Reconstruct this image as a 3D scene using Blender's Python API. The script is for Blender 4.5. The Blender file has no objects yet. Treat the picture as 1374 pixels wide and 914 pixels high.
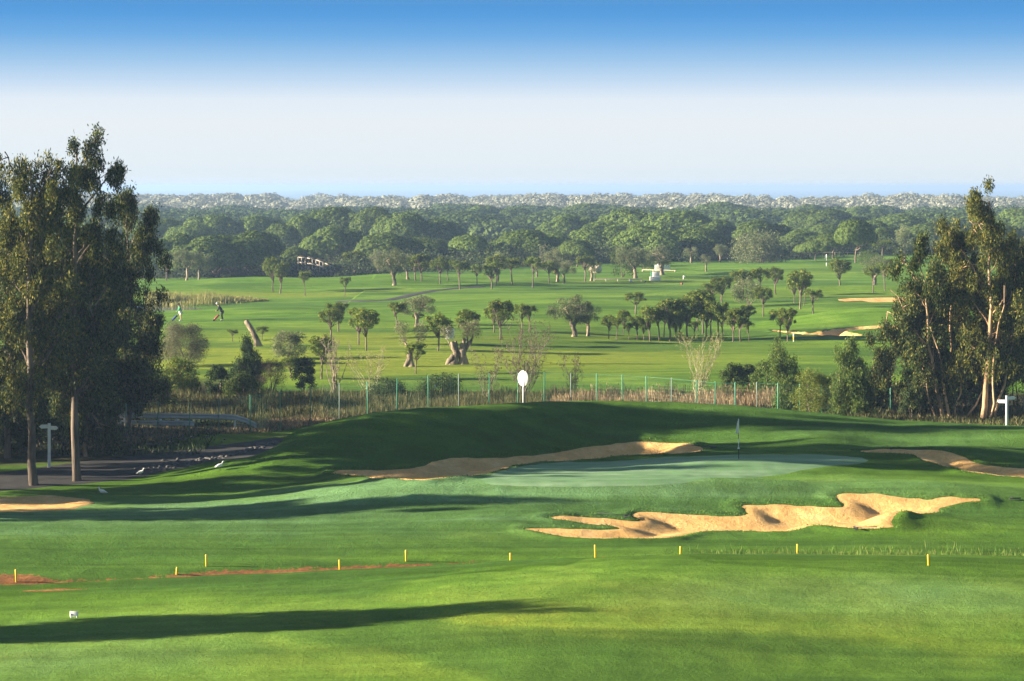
import bpy, bmesh, math, random
import numpy as np
from mathutils import Vector
rng = np.random.default_rng(7)
random.seed(7)
R = math.radians
scene = bpy.context.scene
COL = scene.collection
# ------------------------------------------------------------------ camera numbers
FPX, W0, H0, HZ, CAMZ = 3244.0, 1374.0, 914.0, 250.0, 13.89
SUN_EL, SUN_AZ = R(13.5), R(-1.0)      # azimuth: degrees beyond pure left

# ------------------------------------------------------------------ tagging
def tag(o, label=None, cat=None, group=None, kind=None):
    if label: o['label'] = label
    if cat: o['category'] = cat
    if group: o['group'] = group
    if kind: o['kind'] = kind
    return o
def empty(name, loc=(0, 0, 0), rz=0.0):
    o = bpy.data.objects.new(name, None); COL.objects.link(o)
    o.location = loc; o.rotation_euler = (0, 0, rz); o.empty_display_size = .3
    return o
def mesh_np(name, V, Fc, mat=None, smooth=False):
    V = np.asarray(V, dtype=np.float32); me = bpy.data.meshes.new(name)
    if isinstance(Fc, np.ndarray):
        n, k = Fc.shape
        me.vertices.add(len(V)); me.vertices.foreach_set('co', V.ravel())
        me.loops.add(n * k); me.loops.foreach_set('vertex_index', Fc.astype(np.int32).ravel())
        me.polygons.add(n); me.polygons.foreach_set('loop_start', np.arange(n, dtype=np.int32) * k)
        me.update(calc_edges=True)
    else:
        me.from_pydata([tuple(v) for v in V.tolist()], [], Fc); me.update()
    if smooth: me.polygons.foreach_set('use_smooth', np.ones(len(me.polygons), dtype=bool))
    if mat: me.materials.append(mat)
    return me
def link(name, me, parent=None, loc=None):
    o = bpy.data.objects.new(name, me); COL.objects.link(o)
    if parent: o.parent = parent
    if loc is not None: o.location = loc
    return o
def copy_tree(o, parent=None):
    c = o.copy(); COL.objects.link(c); c.parent = parent
    for ch in list(o.children): copy_tree(ch, c)
    return c

# ------------------------------------------------------------------ materials
def new_mat(name):
    m = bpy.data.materials.new(name); m.use_nodes = True
    nt = m.node_tree; nt.nodes.clear()
    out = nt.nodes.new('ShaderNodeOutputMaterial')
    return m, nt, out
def N(nt, t, **kw):
    n = nt.nodes.new(t)
    for k, v in kw.items(): setattr(n, k, v)
    return n
def principled(nt, out, rough=.8, spec=.3):
    b = N(nt, 'ShaderNodeBsdfPrincipled'); b.inputs['Roughness'].default_value = rough
    b.inputs['Specular IOR Level'].default_value = spec
    nt.links.new(b.outputs[0], out.inputs['Surface']); return b
def ramp(nt, stops, fac=None, interp='LINEAR'):
    r = N(nt, 'ShaderNodeValToRGB'); cr = r.color_ramp; cr.interpolation = interp
    while len(cr.elements) < len(stops): cr.elements.new(.5)
    for e, (p, c) in zip(cr.elements, stops):
        e.position = p; e.color = (c[0], c[1], c[2], 1)
    if fac is not None: nt.links.new(fac, r.inputs[0])
    return r
def noise(nt, scale, detail=4, vec=None, rough=.55, dist=0):
    n = N(nt, 'ShaderNodeTexNoise'); n.inputs['Scale'].default_value = scale
    n.inputs['Detail'].default_value = detail; n.inputs['Roughness'].default_value = rough
    n.inputs['Distortion'].default_value = dist
    if vec is not None: nt.links.new(vec, n.inputs['Vector'])
    return n
def objpos(nt, sc=(1, 1, 1), which='Object'):
    t = N(nt, 'ShaderNodeTexCoord'); m = N(nt, 'ShaderNodeMapping'); m.inputs['Scale'].default_value = sc
    nt.links.new(t.outputs[which], m.inputs['Vector']); return m.outputs[0]
def mixc(nt, fac, a, b, mode='MIX'):
    m = N(nt, 'ShaderNodeMix', data_type='RGBA', blend_type=mode)
    for s, v in ((0, fac), (6, a), (7, b)):
        if hasattr(v, 'links') or hasattr(v, 'is_linked'): nt.links.new(v, m.inputs[s])
        elif s == 0: m.inputs[0].default_value = v
        else: m.inputs[s].default_value = (v[0], v[1], v[2], 1)
    return m.outputs[2]
def mathn(nt, op, a, b=None, c=None):
    m = N(nt, 'ShaderNodeMath', operation=op)
    for i, v in enumerate((a, b, c)):
        if v is None: continue
        if hasattr(v, 'is_linked'): nt.links.new(v, m.inputs[i])
        else: m.inputs[i].default_value = v
    return m.outputs[0]
def bump(nt, h, dist, strength=1.0, prev=None):
    b = N(nt, 'ShaderNodeBump'); b.inputs['Distance'].default_value = dist; b.inputs['Strength'].default_value = strength
    nt.links.new(h, b.inputs['Height'])
    if prev is not None: nt.links.new(prev, b.inputs['Normal'])
    return b.outputs[0]

def simple_mat(name, col, rough=.6, spec=.4, var=.15, scale=6, metal=0):
    m, nt, out = new_mat(name); b = principled(nt, out, rough, spec); b.inputs['Metallic'].default_value = metal
    n = noise(nt, scale, 5, objpos(nt))
    r = ramp(nt, [(.3, tuple(c * (1 - var) for c in col)), (.7, tuple(min(1, c * (1 + var)) for c in col))], n.outputs[0])
    nt.links.new(r.outputs[0], b.inputs['Base Color'])
    return m
def leaf_mat(name, cols, transl=.3, rough=.6, spec=.25, objvar=.42):
    """cols: list of (pos, colour) over a random value per leaf"""
    m, nt, out = new_mat(name)
    g = N(nt, 'ShaderNodeNewGeometry')
    r = ramp(nt, cols, g.outputs['Random Per Island'])
    oi = N(nt, 'ShaderNodeObjectInfo')
    k = mathn(nt, 'MULTIPLY_ADD', oi.outputs['Random'], objvar, 1 - objvar / 2)
    big = noise(nt, .9, 2, objpos(nt))
    k2 = mathn(nt, 'MULTIPLY_ADD', big.outputs[0], .7, .65)
    k = mathn(nt, 'MULTIPLY', k, k2)
    vm = N(nt, 'ShaderNodeVectorMath', operation='SCALE')
    nt.links.new(r.outputs[0], vm.inputs[0]); nt.links.new(k, vm.inputs['Scale'])
    b = N(nt, 'ShaderNodeBsdfPrincipled'); b.inputs['Roughness'].default_value = rough
    b.inputs['Specular IOR Level'].default_value = min(spec, .08)
    nt.links.new(vm.outputs[0], b.inputs['Base Color'])
    t = N(nt, 'ShaderNodeBsdfTranslucent')
    tc = mixc(nt, .5, vm.outputs[0], (.16, .2, .03), 'MIX') if False else vm.outputs[0]
    nt.links.new(tc, t.inputs['Color'])
    ms = N(nt, 'ShaderNodeMixShader'); ms.inputs[0].default_value = transl
    nt.links.new(b.outputs[0], ms.inputs[1]); nt.links.new(t.outputs[0], ms.inputs[2])
    nt.links.new(ms.outputs[0], out.inputs['Surface'])
    return m
def bark_mat(name, c1, c2, scale=3, stretch=.25):
    m, nt, out = new_mat(name); b = principled(nt, out, .85, .2)
    p = objpos(nt, (1, 1, stretch)); n = noise(nt, scale, 6, p, .65)
    r = ramp(nt, [(.38, tuple(c * .7 for c in c1)), (.6, c2)], n.outputs[0]); nt.links.new(r.outputs[0], b.inputs['Base Color'])
    n2 = noise(nt, scale * 4, 5, p)
    nt.links.new(bump(nt, n2.outputs[0], .04, .8), b.inputs['Normal'])
    return m

M = {}
M['pine'] = leaf_mat('pine_needles', [(0, (.055, .098, .014)), (.5, (.10, .155, .022)), (.85, (.165, .205, .034)), (1, (.28, .22, .05))], .25)
M['bigpine'] = leaf_mat('umbrella_pine_needles', [(0, (.055, .098, .022)), (.5, (.098, .152, .028)), (1, (.15, .205, .038))], .2)
M['farpine'] = leaf_mat('far_pine_needles', [(0, (.062, .108, .026)), (.6, (.098, .155, .032)), (1, (.14, .20, .042))], .15)
M['darkpine'] = leaf_mat('dark_needles', [(0, (.018, .038, .012)), (.6, (.03, .055, .016)), (1, (.05, .075, .02))], .2)
M['olive'] = leaf_mat('olive_leaves', [(0, (.085, .115, .045)), (.5, (.145, .175, .075)), (1, (.25, .26, .14))], .25)
M['willow'] = leaf_mat('pale_leaves', [(0, (.11, .12, .06)), (.5, (.19, .19, .10)), (1, (.30, .28, .17))], .3)
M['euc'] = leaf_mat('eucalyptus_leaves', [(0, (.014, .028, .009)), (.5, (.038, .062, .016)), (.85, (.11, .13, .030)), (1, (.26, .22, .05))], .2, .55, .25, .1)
M['eucsunlit'] = leaf_mat('eucalyptus_sunlit_leaves', [(0, (.028, .045, .012)), (.5, (.075, .095, .022)), (.85, (.18, .18, .036)), (1, (.34, .26, .055))], .24, .55, .25, .1)  # euc leaves again, with golden sunlight put into the colour
M['youngeuc'] = leaf_mat('young_eucalyptus_leaves', [(0, (.045, .09, .02)), (.6, (.085, .14, .03)), (1, (.19, .22, .05))], .3, .5, .4)
M['juniper'] = leaf_mat('juniper_leaves', [(0, (.07, .11, .018)), (.6, (.13, .165, .03)), (1, (.21, .22, .05))], .25)
M['shrub'] = leaf_mat('shrub_leaves', [(0, (.028, .05, .012)), (.6, (.055, .085, .02)), (1, (.11, .14, .03))], .25)
M['hedge'] = leaf_mat('bright_shrub_leaves', [(0, (.045, .09, .018)), (.6, (.09, .14, .03)), (1, (.17, .21, .05))], .3)
M['brown'] = leaf_mat('brown_twig_leaves', [(0, (.07, .055, .035)), (.6, (.12, .095, .06)), (1, (.18, .14, .09))], .2)
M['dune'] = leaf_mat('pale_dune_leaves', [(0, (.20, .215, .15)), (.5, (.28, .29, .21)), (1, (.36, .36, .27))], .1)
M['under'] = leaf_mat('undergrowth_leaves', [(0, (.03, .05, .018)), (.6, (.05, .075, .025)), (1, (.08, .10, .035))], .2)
M['dry'] = leaf_mat('dry_grass_blades', [(0, (.13, .10, .05)), (.5, (.24, .18, .10)), (1, (.40, .29, .18))], .3)
M['drydark'] = leaf_mat('dark_scrub_blades', [(0, (.05, .062, .02)), (.5, (.105, .12, .038)), (1, (.22, .185, .09))], .3)
M['reed'] = leaf_mat('reed_blades', [(0, (.12, .15, .04)), (.5, (.24, .25, .07)), (1, (.38, .33, .12))], .3)
M['grassblade'] = leaf_mat('tall_grass_blades', [(0, (.06, .12, .02)), (.6, (.11, .18, .035)), (1, (.2, .22, .06))], .3)
M['bark_pine'] = bark_mat('pine_bark', (.10, .075, .055), (.22, .17, .13))
M['bark_olive'] = bark_mat('olive_bark', (.11, .085, .06), (.34, .27, .19), 2.2, .35)
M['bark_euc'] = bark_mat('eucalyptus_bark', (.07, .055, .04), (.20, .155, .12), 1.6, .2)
M['bark_sunlit'] = bark_mat('sunlit_eucalyptus_bark', (.22, .13, .07), (.50, .34, .20), 1.6, .2)  # brighter bark copy, orange sunlight on the stems put into its colour
M['twig'] = bark_mat('bare_twigs', (.16, .13, .10), (.30, .25, .19))
M['twigpale'] = bark_mat('pale_bare_twigs', (.24, .23, .14), (.40, .38, .24))
M['white'] = simple_mat('white_paint', (.78, .78, .76), .5, .4, .05)
M['stone'] = simple_mat('grey_stones', (.095, .09, .085), .85, .2, .4, 3)
M['yellow'] = simple_mat('yellow_paint', (.80, .52, .03), .5, .4, .06)
M['greenmetal'] = simple_mat('green_coated_steel', (.06, .27, .17), .5, .4, .15, 3)
M['galvgreen'] = simple_mat('weathered_green_steel', (.20, .27, .24), .6, .3, .2, 3)
M['rockcream'] = simple_mat('cream_rock', (.45, .38, .28), .9, .2, .3, 1.5)
M['galv'] = simple_mat('galvanised_steel', (.52, .55, .58), .4, .5, .12, 3, .1)
M['black'] = simple_mat('black_paint', (.02, .02, .022), .5, .4, .2)
M['darkgrey'] = simple_mat('dark_grey_fabric', (.035, .036, .042), .8, .2, .2)
M['wood'] = simple_mat('weathered_timber', (.42, .36, .28), .8, .2, .25, 4)
M['plaster'] = simple_mat('white_plaster', (.72, .70, .66), .8, .2, .06)
M['red'] = simple_mat('red_plastic', (.30, .04, .03), .5, .4, .1)
M['blue'] = simple_mat('blue_fabric', (.03, .05, .22), .7, .3, .2)
M['skin'] = simple_mat('skin', (.50, .30, .21), .6, .3, .05)
M['greenshirt'] = simple_mat('green_knit', (.05, .30, .12), .8, .2, .1)
M['navy'] = simple_mat('black_jumper', (.018, .02, .03), .85, .2, .15)
M['hair'] = simple_mat('dark_hair', (.04, .025, .018), .7, .3, .15)
M['feather'] = simple_mat('white_feathers', (.80, .80, .78), .7, .2, .04, 20)
M['beak'] = simple_mat('yellow_beak', (.65, .42, .08), .5, .3, .05)

# ------------------------------------------------------------------ terrain
def S(t):
    t = np.clip(t, 0, 1); return t * t * (3 - 2 * t)
def G(x, y, cx, cy, sx, sy, h, rot=0.0):
    c, s = math.cos(rot), math.sin(rot)
    u = (x - cx) * c + (y - cy) * s; v = -(x - cx) * s + (y - cy) * c
    return h * np.exp(-.5 * ((u / sx) ** 2 + (v / sy) ** 2))
crest_px = [(-400, 640, 118), (150, 640, 118), (250, 622, 118), (300, 608, 118), (340, 596, 118), (380, 582, 118), (440, 567, 118.5), (500, 555, 119), (560, 549, 120),
            (650, 545, 122), (720, 541, 124), (800, 539, 126), (900, 541, 127), (1000, 546, 127), (1100, 556, 126.5), (1200, 566, 126), (1290, 571, 125), (1374, 575, 124), (1900, 590, 122)]
CX = np.array([(p - 687) * d / FPX for p, q, d in crest_px])
CY = np.array([d for p, q, d in crest_px], float)
CH = np.array([max(0, CAMZ - (q - HZ) * d / FPX) for p, q, d in crest_px]); CH[0] = CH[1] = 0.0
FX = np.array([-60, -14, -9, -2, 1, 4, 8, 12, 16, 22, 60.]); FY = np.array([108, 108.5, 112.5, 115.5, 118, 120.5, 121.5, 120, 119.5, 118.5, 116.])
def ditch_y(x): return np.interp(x, [-60, -17, -12, -9.1, -2.4, .4, 15.5, 60], [84, 86.2, 87.3, 87.9, 89, 89.6, 90.2, 91])
_LAT = np.random.default_rng(99).uniform(-1, 1, (256, 256))
def vn(x, y, sc=1.0, seed=0):
    x = np.asarray(x, float) / sc + seed * 17.3 + 500; y = np.asarray(y, float) / sc + seed * 9.1 + 500
    a = .8; x, y = x * math.cos(a) - y * math.sin(a), x * math.sin(a) + y * math.cos(a)
    i = np.floor(x).astype(int); j = np.floor(y).astype(int); u = x - i; v = y - j
    u = u * u * u * (u * (u * 6 - 15) + 10); v = v * v * v * (v * (v * 6 - 15) + 10)
    g = lambda p, q: _LAT[p % 256, q % 256]
    return (g(i, j) * (1 - u) + g(i + 1, j) * u) * (1 - v) + (g(i, j + 1) * (1 - u) + g(i + 1, j + 1) * u) * v
def undul(x, y):
    return vn(x, y, 9, 1) * .6 + vn(x, y, 4.5, 2) * .3 + vn(x, y, 22, 3) * .6
def H0f(x, y):
    x = np.asarray(x, float); y = np.asarray(y, float)
    near = S((y - 30) / 30) * (1 - S((y - 240) / 200))
    z = .15 * undul(x, y) * near + .85 * undul(x * .35, y * .3) * S((y - 160) / 60) * (1 - S((y - 1000) / 500))
    # foreground rise
    sx = np.where(x < 6.5, 8.5, 15.0)
    z = z + 1.15 * np.exp(-.5 * (((x - 6.5) / sx) ** 2 + ((y - 79.5) / 6.0) ** 2))
    z = z + G(x, y, -10, 75, 9, 4, .25) + G(x, y, 3, 71, 5, 3, .22) + G(x, y, 13, 70, 6, 2.5, -.2)
    # fairway beyond ditch, rising to the green plateau
    plate = .85 * S((y - 99) / 8) * S((x + 15) / 12) * (1 - .35 * S((x - 12) / 10))
    plate = plate * (1 - S((y - 128) / 10))
    z = z + plate
    z = z + G(x, y, -3, 104.5, 5, 1.8, .28, -.15) + G(x, y, 5.5, 104.4, 3.4, 1.2, .42) + G(x, y, 10.5, 105.3, 2.2, 1.0, .35) + G(x, y, 18, 105, 3.2, 1.4, .45) + G(x, y, 15.5, 98.3, 2.2, 1.2, .55, .2) \
          + G(x, y, .5, 100.6, 2.6, .7, .22) + G(x, y, -1.5, 98.9, 3.0, .6, .22) + G(x, y, 10.5, 112, 3, 1.6, .3) + G(x, y, 6, 107.5, 6, 1.0, .12)
    # long bank behind the green
    yc = np.interp(x, CX, CY); hc = np.interp(x, CX, CH); yf = np.interp(x, FX, FY)
    front = S((y - yf) / np.maximum(yc - yf, 1)); back = 1 - S((y - yc) / 15)
    w = np.where(y < yc, front, back) * np.clip(hc / .3, 0, 1)
    bank = np.where(y < yc, z * (1 - w) + hc * w, np.maximum(hc * back, z * (1 - w)))
    z = np.where(hc > 0.01, bank, z)
    z = z + G(x, y, 15.5, 120.5, 1.8, 1.4, .5) + G(x, y, 22, 118.2, 3, 1.3, .55) + G(x, y, 10, 120.5, 2.0, 1.0, .25) + G(x, y, -8.5, 114.8, 1.4, 1.3, .35)
    cutz = np.interp(x, [-20, -12, -7, -2, 0, 3, 7, 11, 15, 22], [80, 80.8, 82.6, 83.4, 82, 79.3, 76.6, 76.2, 76, 76]); z = z + .07 * S((y - cutz) / .35) * (1 - S((y - 84) / 4))
    # ditch
    t = (y - ditch_y(x)); dep = np.interp(x, [-60, -18, 0, 60], [.5, .45, .35, .5])
    z = z - dep * np.exp(-.5 * (t / .75) ** 2)
    # rubble bank beyond the path on the left, hummocks in the middle distance
    z = z + G(x, y, -21, 131, 5, 3, .6)
    z = z + G(x, y, -38, 338, 12, 10, 1.1) + G(x, y, -17, 345, 9, 9, 1.0) + G(x, y, -26, 262, 16, 7, .5) + G(x, y, -24, 243, 8, 4, .45)
    z = z + G(x, y, 33, 236, 7, 3.2, 1.25) + G(x, y, 42, 238, 7, 3, 1.0) + G(x, y, 44, 301, 9, 5, 1.0) + G(x, y, 8, 300, 25, 25, .5) + G(x, y, 60, 420, 40, 40, .8)
    z = z - G(x, y, -50, 284, 10, 7, .9)
    # terrain falls towards the sea
    z = z - 10.5 * S((y - 1650) / 400)
    return z
def unproj(px, py, zoff=0):
    d = CAMZ * FPX / (py - HZ)
    for _ in range(40):
        z = float(H0f((px - 687) * d / FPX, d)) + zoff
        d = .5 * d + .5 * (CAMZ - z) * FPX / (py - HZ)
    return ((px - 687) * d / FPX, d)
def chaikin(P):
    P = np.array(P); Q = np.roll(P, -1, 0); return np.stack([P * .75 + Q * .25, P * .25 + Q * .75], 1).reshape(-1, 2).tolist()
def sdf(poly, x, y):
    """positive inside; x, y arrays; world space"""
    P = np.array(poly); Q = np.roll(P, -1, 0)
    dmin = np.full(x.shape, 1e9); ins = np.zeros(x.shape, bool)
    for (ax, ay), (bx, by) in zip(P, Q):
        ex, ey = bx - ax, by - ay; L = ex * ex + ey * ey + 1e-9
        t = np.clip(((x - ax) * ex + (y - ay) * ey) / L, 0, 1)
        dmin = np.minimum(dmin, (x - ax - t * ex) ** 2 + (y - ay - t * ey) ** 2)
        c = ((ay > y) != (by > y)) & (x < (bx - ax) * (y - ay) / (by - ay + 1e-12) + ax)
        ins ^= c
    d = np.sqrt(dmin); return np.where(ins, d, -d)

POLY = {
 'front': [(703,711),(727,711),(773,712),(829,712.5),(831,711),(806,706),(773,702),(740,698),(733,695.4),(759,694),(792,694.7),(824,698.4),(852,701.7),(862,700),(843,694),(848,689.6),(878,688.4),(913,690),(955,693.8),(1005,694),(999,685),(990,680),(1011,678),(1050,678),(1086,680),(1105,683),(1129,684),(1133,680.7),(1126,673),(1120,667),(1132,664),(1165,664),(1195,666.5),(1222,670.7),(1246,671),(1276,669.5),(1306,670.7),(1323,674),(1300,675.6),(1279,678.6),(1264,683.7),(1261,689),(1249,691),(1225,691.8),(1201,697),(1195,700),(1201,707),(1198,709),(1183,710.5),(1147,710),(1117,708),(1086,707),(1071,712),(1050,715),(1005,714),(960,714),(927,716),(908,721),(894,724),(857,725.5),(796,724.5),(757,722),(734,718.7),(717,714.7)],
 'back': [(441.5,633.7),(483,632),(538,632),(566,627),(582,620),(604,616.5),(643,615.4),(690,613.5),(726,610),(754,606.5),(780,602),(806,597.5),(866,593),(910,595),(935,599),(948,604.4),(923,610),(866,611),(823,613.5),(790,618),(732,621),(699,623.7),(676,630),(657,637),(629,641),(580,645.8),(538,645.3),(497,642.5),(455,638.4)],
 'right': [(1152,607),(1186,604),(1212,603.5),(1247,605.7),(1277,609),(1292,613.5),(1299,620.8),(1333,626.5),(1374,629.5),(1460,634),(1460,648),(1374,642),(1333,639.4),(1299,635),(1264,626.5),(1238,616.5),(1204,608.3),(1169,608)],
 'left': [(-70,668),(0,667),(60,666),(113,668),(124,674),(110,682),(70,686),(0,687),(-70,687)],
 'mid': [(1031,442.5),(1050,444.5),(1072,446.7),(1108,445.3),(1122,441.4),(1154,439),(1210,437.5),(1260,436),(1260,441),(1210,441),(1164,442),(1129,445.5),(1157,449.4),(1154,451.7),(1118,451),(1079,450),(1044,446.5)],
 'far': [(1129,400.7),(1152,399.4),(1223,399.6),(1265,399.5),(1265,407),(1223,405.8),(1175,405.8),(1145,403.5)],
 'green': [(655,640),(700,627),(745,622),(800,620),(880,614),(955,611.5),(1070,610),(1125,611),(1168,616),(1160,622),(1080,632),(1010,640),(940,648),(840,653),(720,654),(640,650)],
 'path': [(-90,672),(0,660),(100,652),(188,641),(232,623),(300,608),(350,597),(385,590),(385,583),(330,588),(250,598),(150,614),(60,628),(-90,645)],
}
WP = {k: chaikin([unproj(a, b) for a, b in v]) for k, v in POLY.items()}
BUNK = ('front', 'back', 'right', 'left', 'mid', 'far')
def wig(x, y, a=.10):
    return a * (vn(x, y, 1.1, 4) * 1.2 + vn(x, y, .5, 5) * .9)
def bd(k, x, y):
    P = np.array(WP[k]); m = 4.0
    out = np.full(x.shape, -9.0)
    box = (x > P[:, 0].min() - m) & (x < P[:, 0].max() + m) & (y > P[:, 1].min() - m) & (y < P[:, 1].max() + m)
    if box.any():
        a = .10 if k in ('front', 'back', 'right') else (.03 if k in ('green', 'path') else .12)
        out[box] = sdf(WP[k], x[box], y[box]) + wig(x[box], y[box], a)
    return out
def Hfull(x, y, sd=None):
    z = H0f(x, y)
    for k in BUNK:
        s = sd[k] if sd else bd(k, x, y)
        dep = {'front': .30, 'back': .40, 'right': .4, 'left': .12, 'mid': .7, 'far': .6}[k]
        z = z - dep * S(s / (1.9 if k != 'mid' else 1.2)) + (.10 if k != 'left' else .03) * np.exp(-.5 * ((s + .35) / .28) ** 2)
    s = sd['path'] if sd else bd('path', x, y)
    z = np.where(s > -2, z * (1 - .7 * S((s + 2) / 2)), z)
    z = z + .022 * (vn(x, y, 1.3, 6) + .6 * vn(x, y, .6, 7)) * S((y - 60) / 10) * (1 - S((y - 150) / 30))
    return z
def Hpt(x, y):
    a = np.array([float(x)]); b = np.array([float(y)]); return float(Hfull(a, b)[0])
def ground_at(px, py):
    """world point on the ground seen at a photo position"""
    d = CAMZ * FPX / (py - HZ); z = 0
    for _ in range(14):
        z = Hpt((px - 687) * d / FPX, d)
        d = .5 * d + .5 * (CAMZ - z) * FPX / (py - HZ)
    x = (px - 687) * d / FPX
    return Vector((x, d, Hpt(x, d)))

xs = np.concatenate([-np.geomspace(36, 9000, 70)[::-1], np.arange(-35.8, 35.9, .17), np.geomspace(36, 9000, 70)])
ys = np.concatenate([np.linspace(-600, 20, 20), np.linspace(25, 64, 16), np.arange(65, 135, .2), np.arange(135, 180, .45), np.geomspace(180, 480, 300), np.geomspace(484, 2300, 100)])
XX, YY = np.meshgrid(xs, ys); SD = {k: bd(k, XX, YY) for k in POLY}
ZZ = Hfull(XX, YY, SD)
ny, nx = XX.shape
def W2(px, py): return unproj(px, py)
def blob(px, py, wx, wy):
    """soft patch in world metres centred where the photo shows it"""
    cx, cy = W2(px, py); return np.exp(-.5 * (((XX - cx) / wx) ** 2 + ((YY - cy) / wy) ** 2))
wob = 1 + .45 * vn(XX, YY, 3, 8) + .2 * vn(XX, YY, 1, 9)
wob2 = 1 + .5 * vn(XX, YY, 2.2, 31) + .4 * vn(XX, YY, .8, 32)
dew = np.clip((blob(560, 672, 7, 4) + blob(330, 690, 9, 3) + blob(100, 705, 7, 2.2) + .9 * np.clip(S(SD['green'] / .5), 0, 1) + .5 * blob(1010, 655, 9, 3) + .5 * blob(1220, 585, 8, 3) + .6 * blob(680, 655, 6, 3)
               + .45 * blob(1180, 800, 5, 1.6) + .35 * blob(60, 880, 5, 3) + .35 * blob(460, 560, 4, 3)) * wob, 0, 1)
yel = np.clip((blob(520, 880, 9, 2.5) * .3 + blob(1100, 850, 9, 2) * .35 + blob(700, 815, 8, 2) * .3 + blob(980, 785, 5, 1.2) * .25) * wob2 + blob(420, 480, 22, 16) * 1.0 + blob(600, 460, 18, 18) * .8 + blob(300, 585, 3, 4) * .8
              + blob(330, 395, 14, 4) * 1.0 + blob(860, 378, 14, 8) * .5 + blob(1000, 395, 30, 20) * .3 + blob(1080, 365, 10, 7) * .4, 0, 1)
rough = np.clip(np.exp(-.5 * ((YY - 93.5) / 1.9) ** 2) * .5 + S((YY - 108) / 3) * (1 - S((YY - 140) / 6)) * .75 * (1 - .9 * S(SD['green'] / .5 + 1)) + np.exp(-.5 * ((YY - 84) / 2.2) ** 2) * .55
                + S((np.maximum.reduce([SD[k] for k in ('front', 'back', 'right')]) + 3) / 2) * .5, 0, 1)
cutl = np.array([unproj(a, b) for a, b in ((-80, 800), (0, 798), (130, 793), (400, 783), (560, 776), (640, 768), (700, 761), (760, 757), (850, 754), (950, 754), (1050, 759), (1150, 766), (1260, 772), (1450, 776))])
cl = np.interp(XX, cutl[:, 0], cutl[:, 1]); cutd = YY - cl - .1 * vn(XX, YY, 1.5, 12)
rough = np.clip(rough + .85 * np.exp(-.5 * (cutd / .22) ** 2) + .35 * S(cutd / .4) * (1 - S((YY - ditch_y(XX)) / 1)), 0, 1)
rough = rough * (1 - .7 * dew)
scrub = np.clip(S((YY - 138) / 4) * (1 - S((YY - 159) / 6)) + S((YY - np.interp(XX, [-80, -20, 10, 60, 110], [368, 382, 412, 445, 455])) / 14) + S((-XX - 16 - (YY - 118) * .02) / 3) * S((YY - 119) / 4) * (1 - S((YY - 165) / 15)), 0, 1)
soil = np.clip(np.exp(-.5 * ((YY - ditch_y(XX) - .5) / .36) ** 2) * 1.22 * (1 - .85 * S((XX - 2) / 6)) * S((XX + 60) / 40) * (.75 + .6 * vn(XX, YY, 2.5, 10)), 0, 1)
soil = soil * np.interp(XX, [-60, -15.5, -12.5, 60], [.42, .48, 1, 1])
soil = np.clip(soil + .9 * blob(70, 792, 1.0, .2) + 1.0 * blob(15, 776, .8, .3), 0, 1)
V = np.stack([XX, YY, ZZ], -1).reshape(-1, 3)
idx = np.arange(nx * ny).reshape(ny, nx)
quads = np.stack([idx[:-1, :-1], idx[:-1, 1:], idx[1:, 1:], idx[1:, :-1]], -1).reshape(-1, 4)

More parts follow.
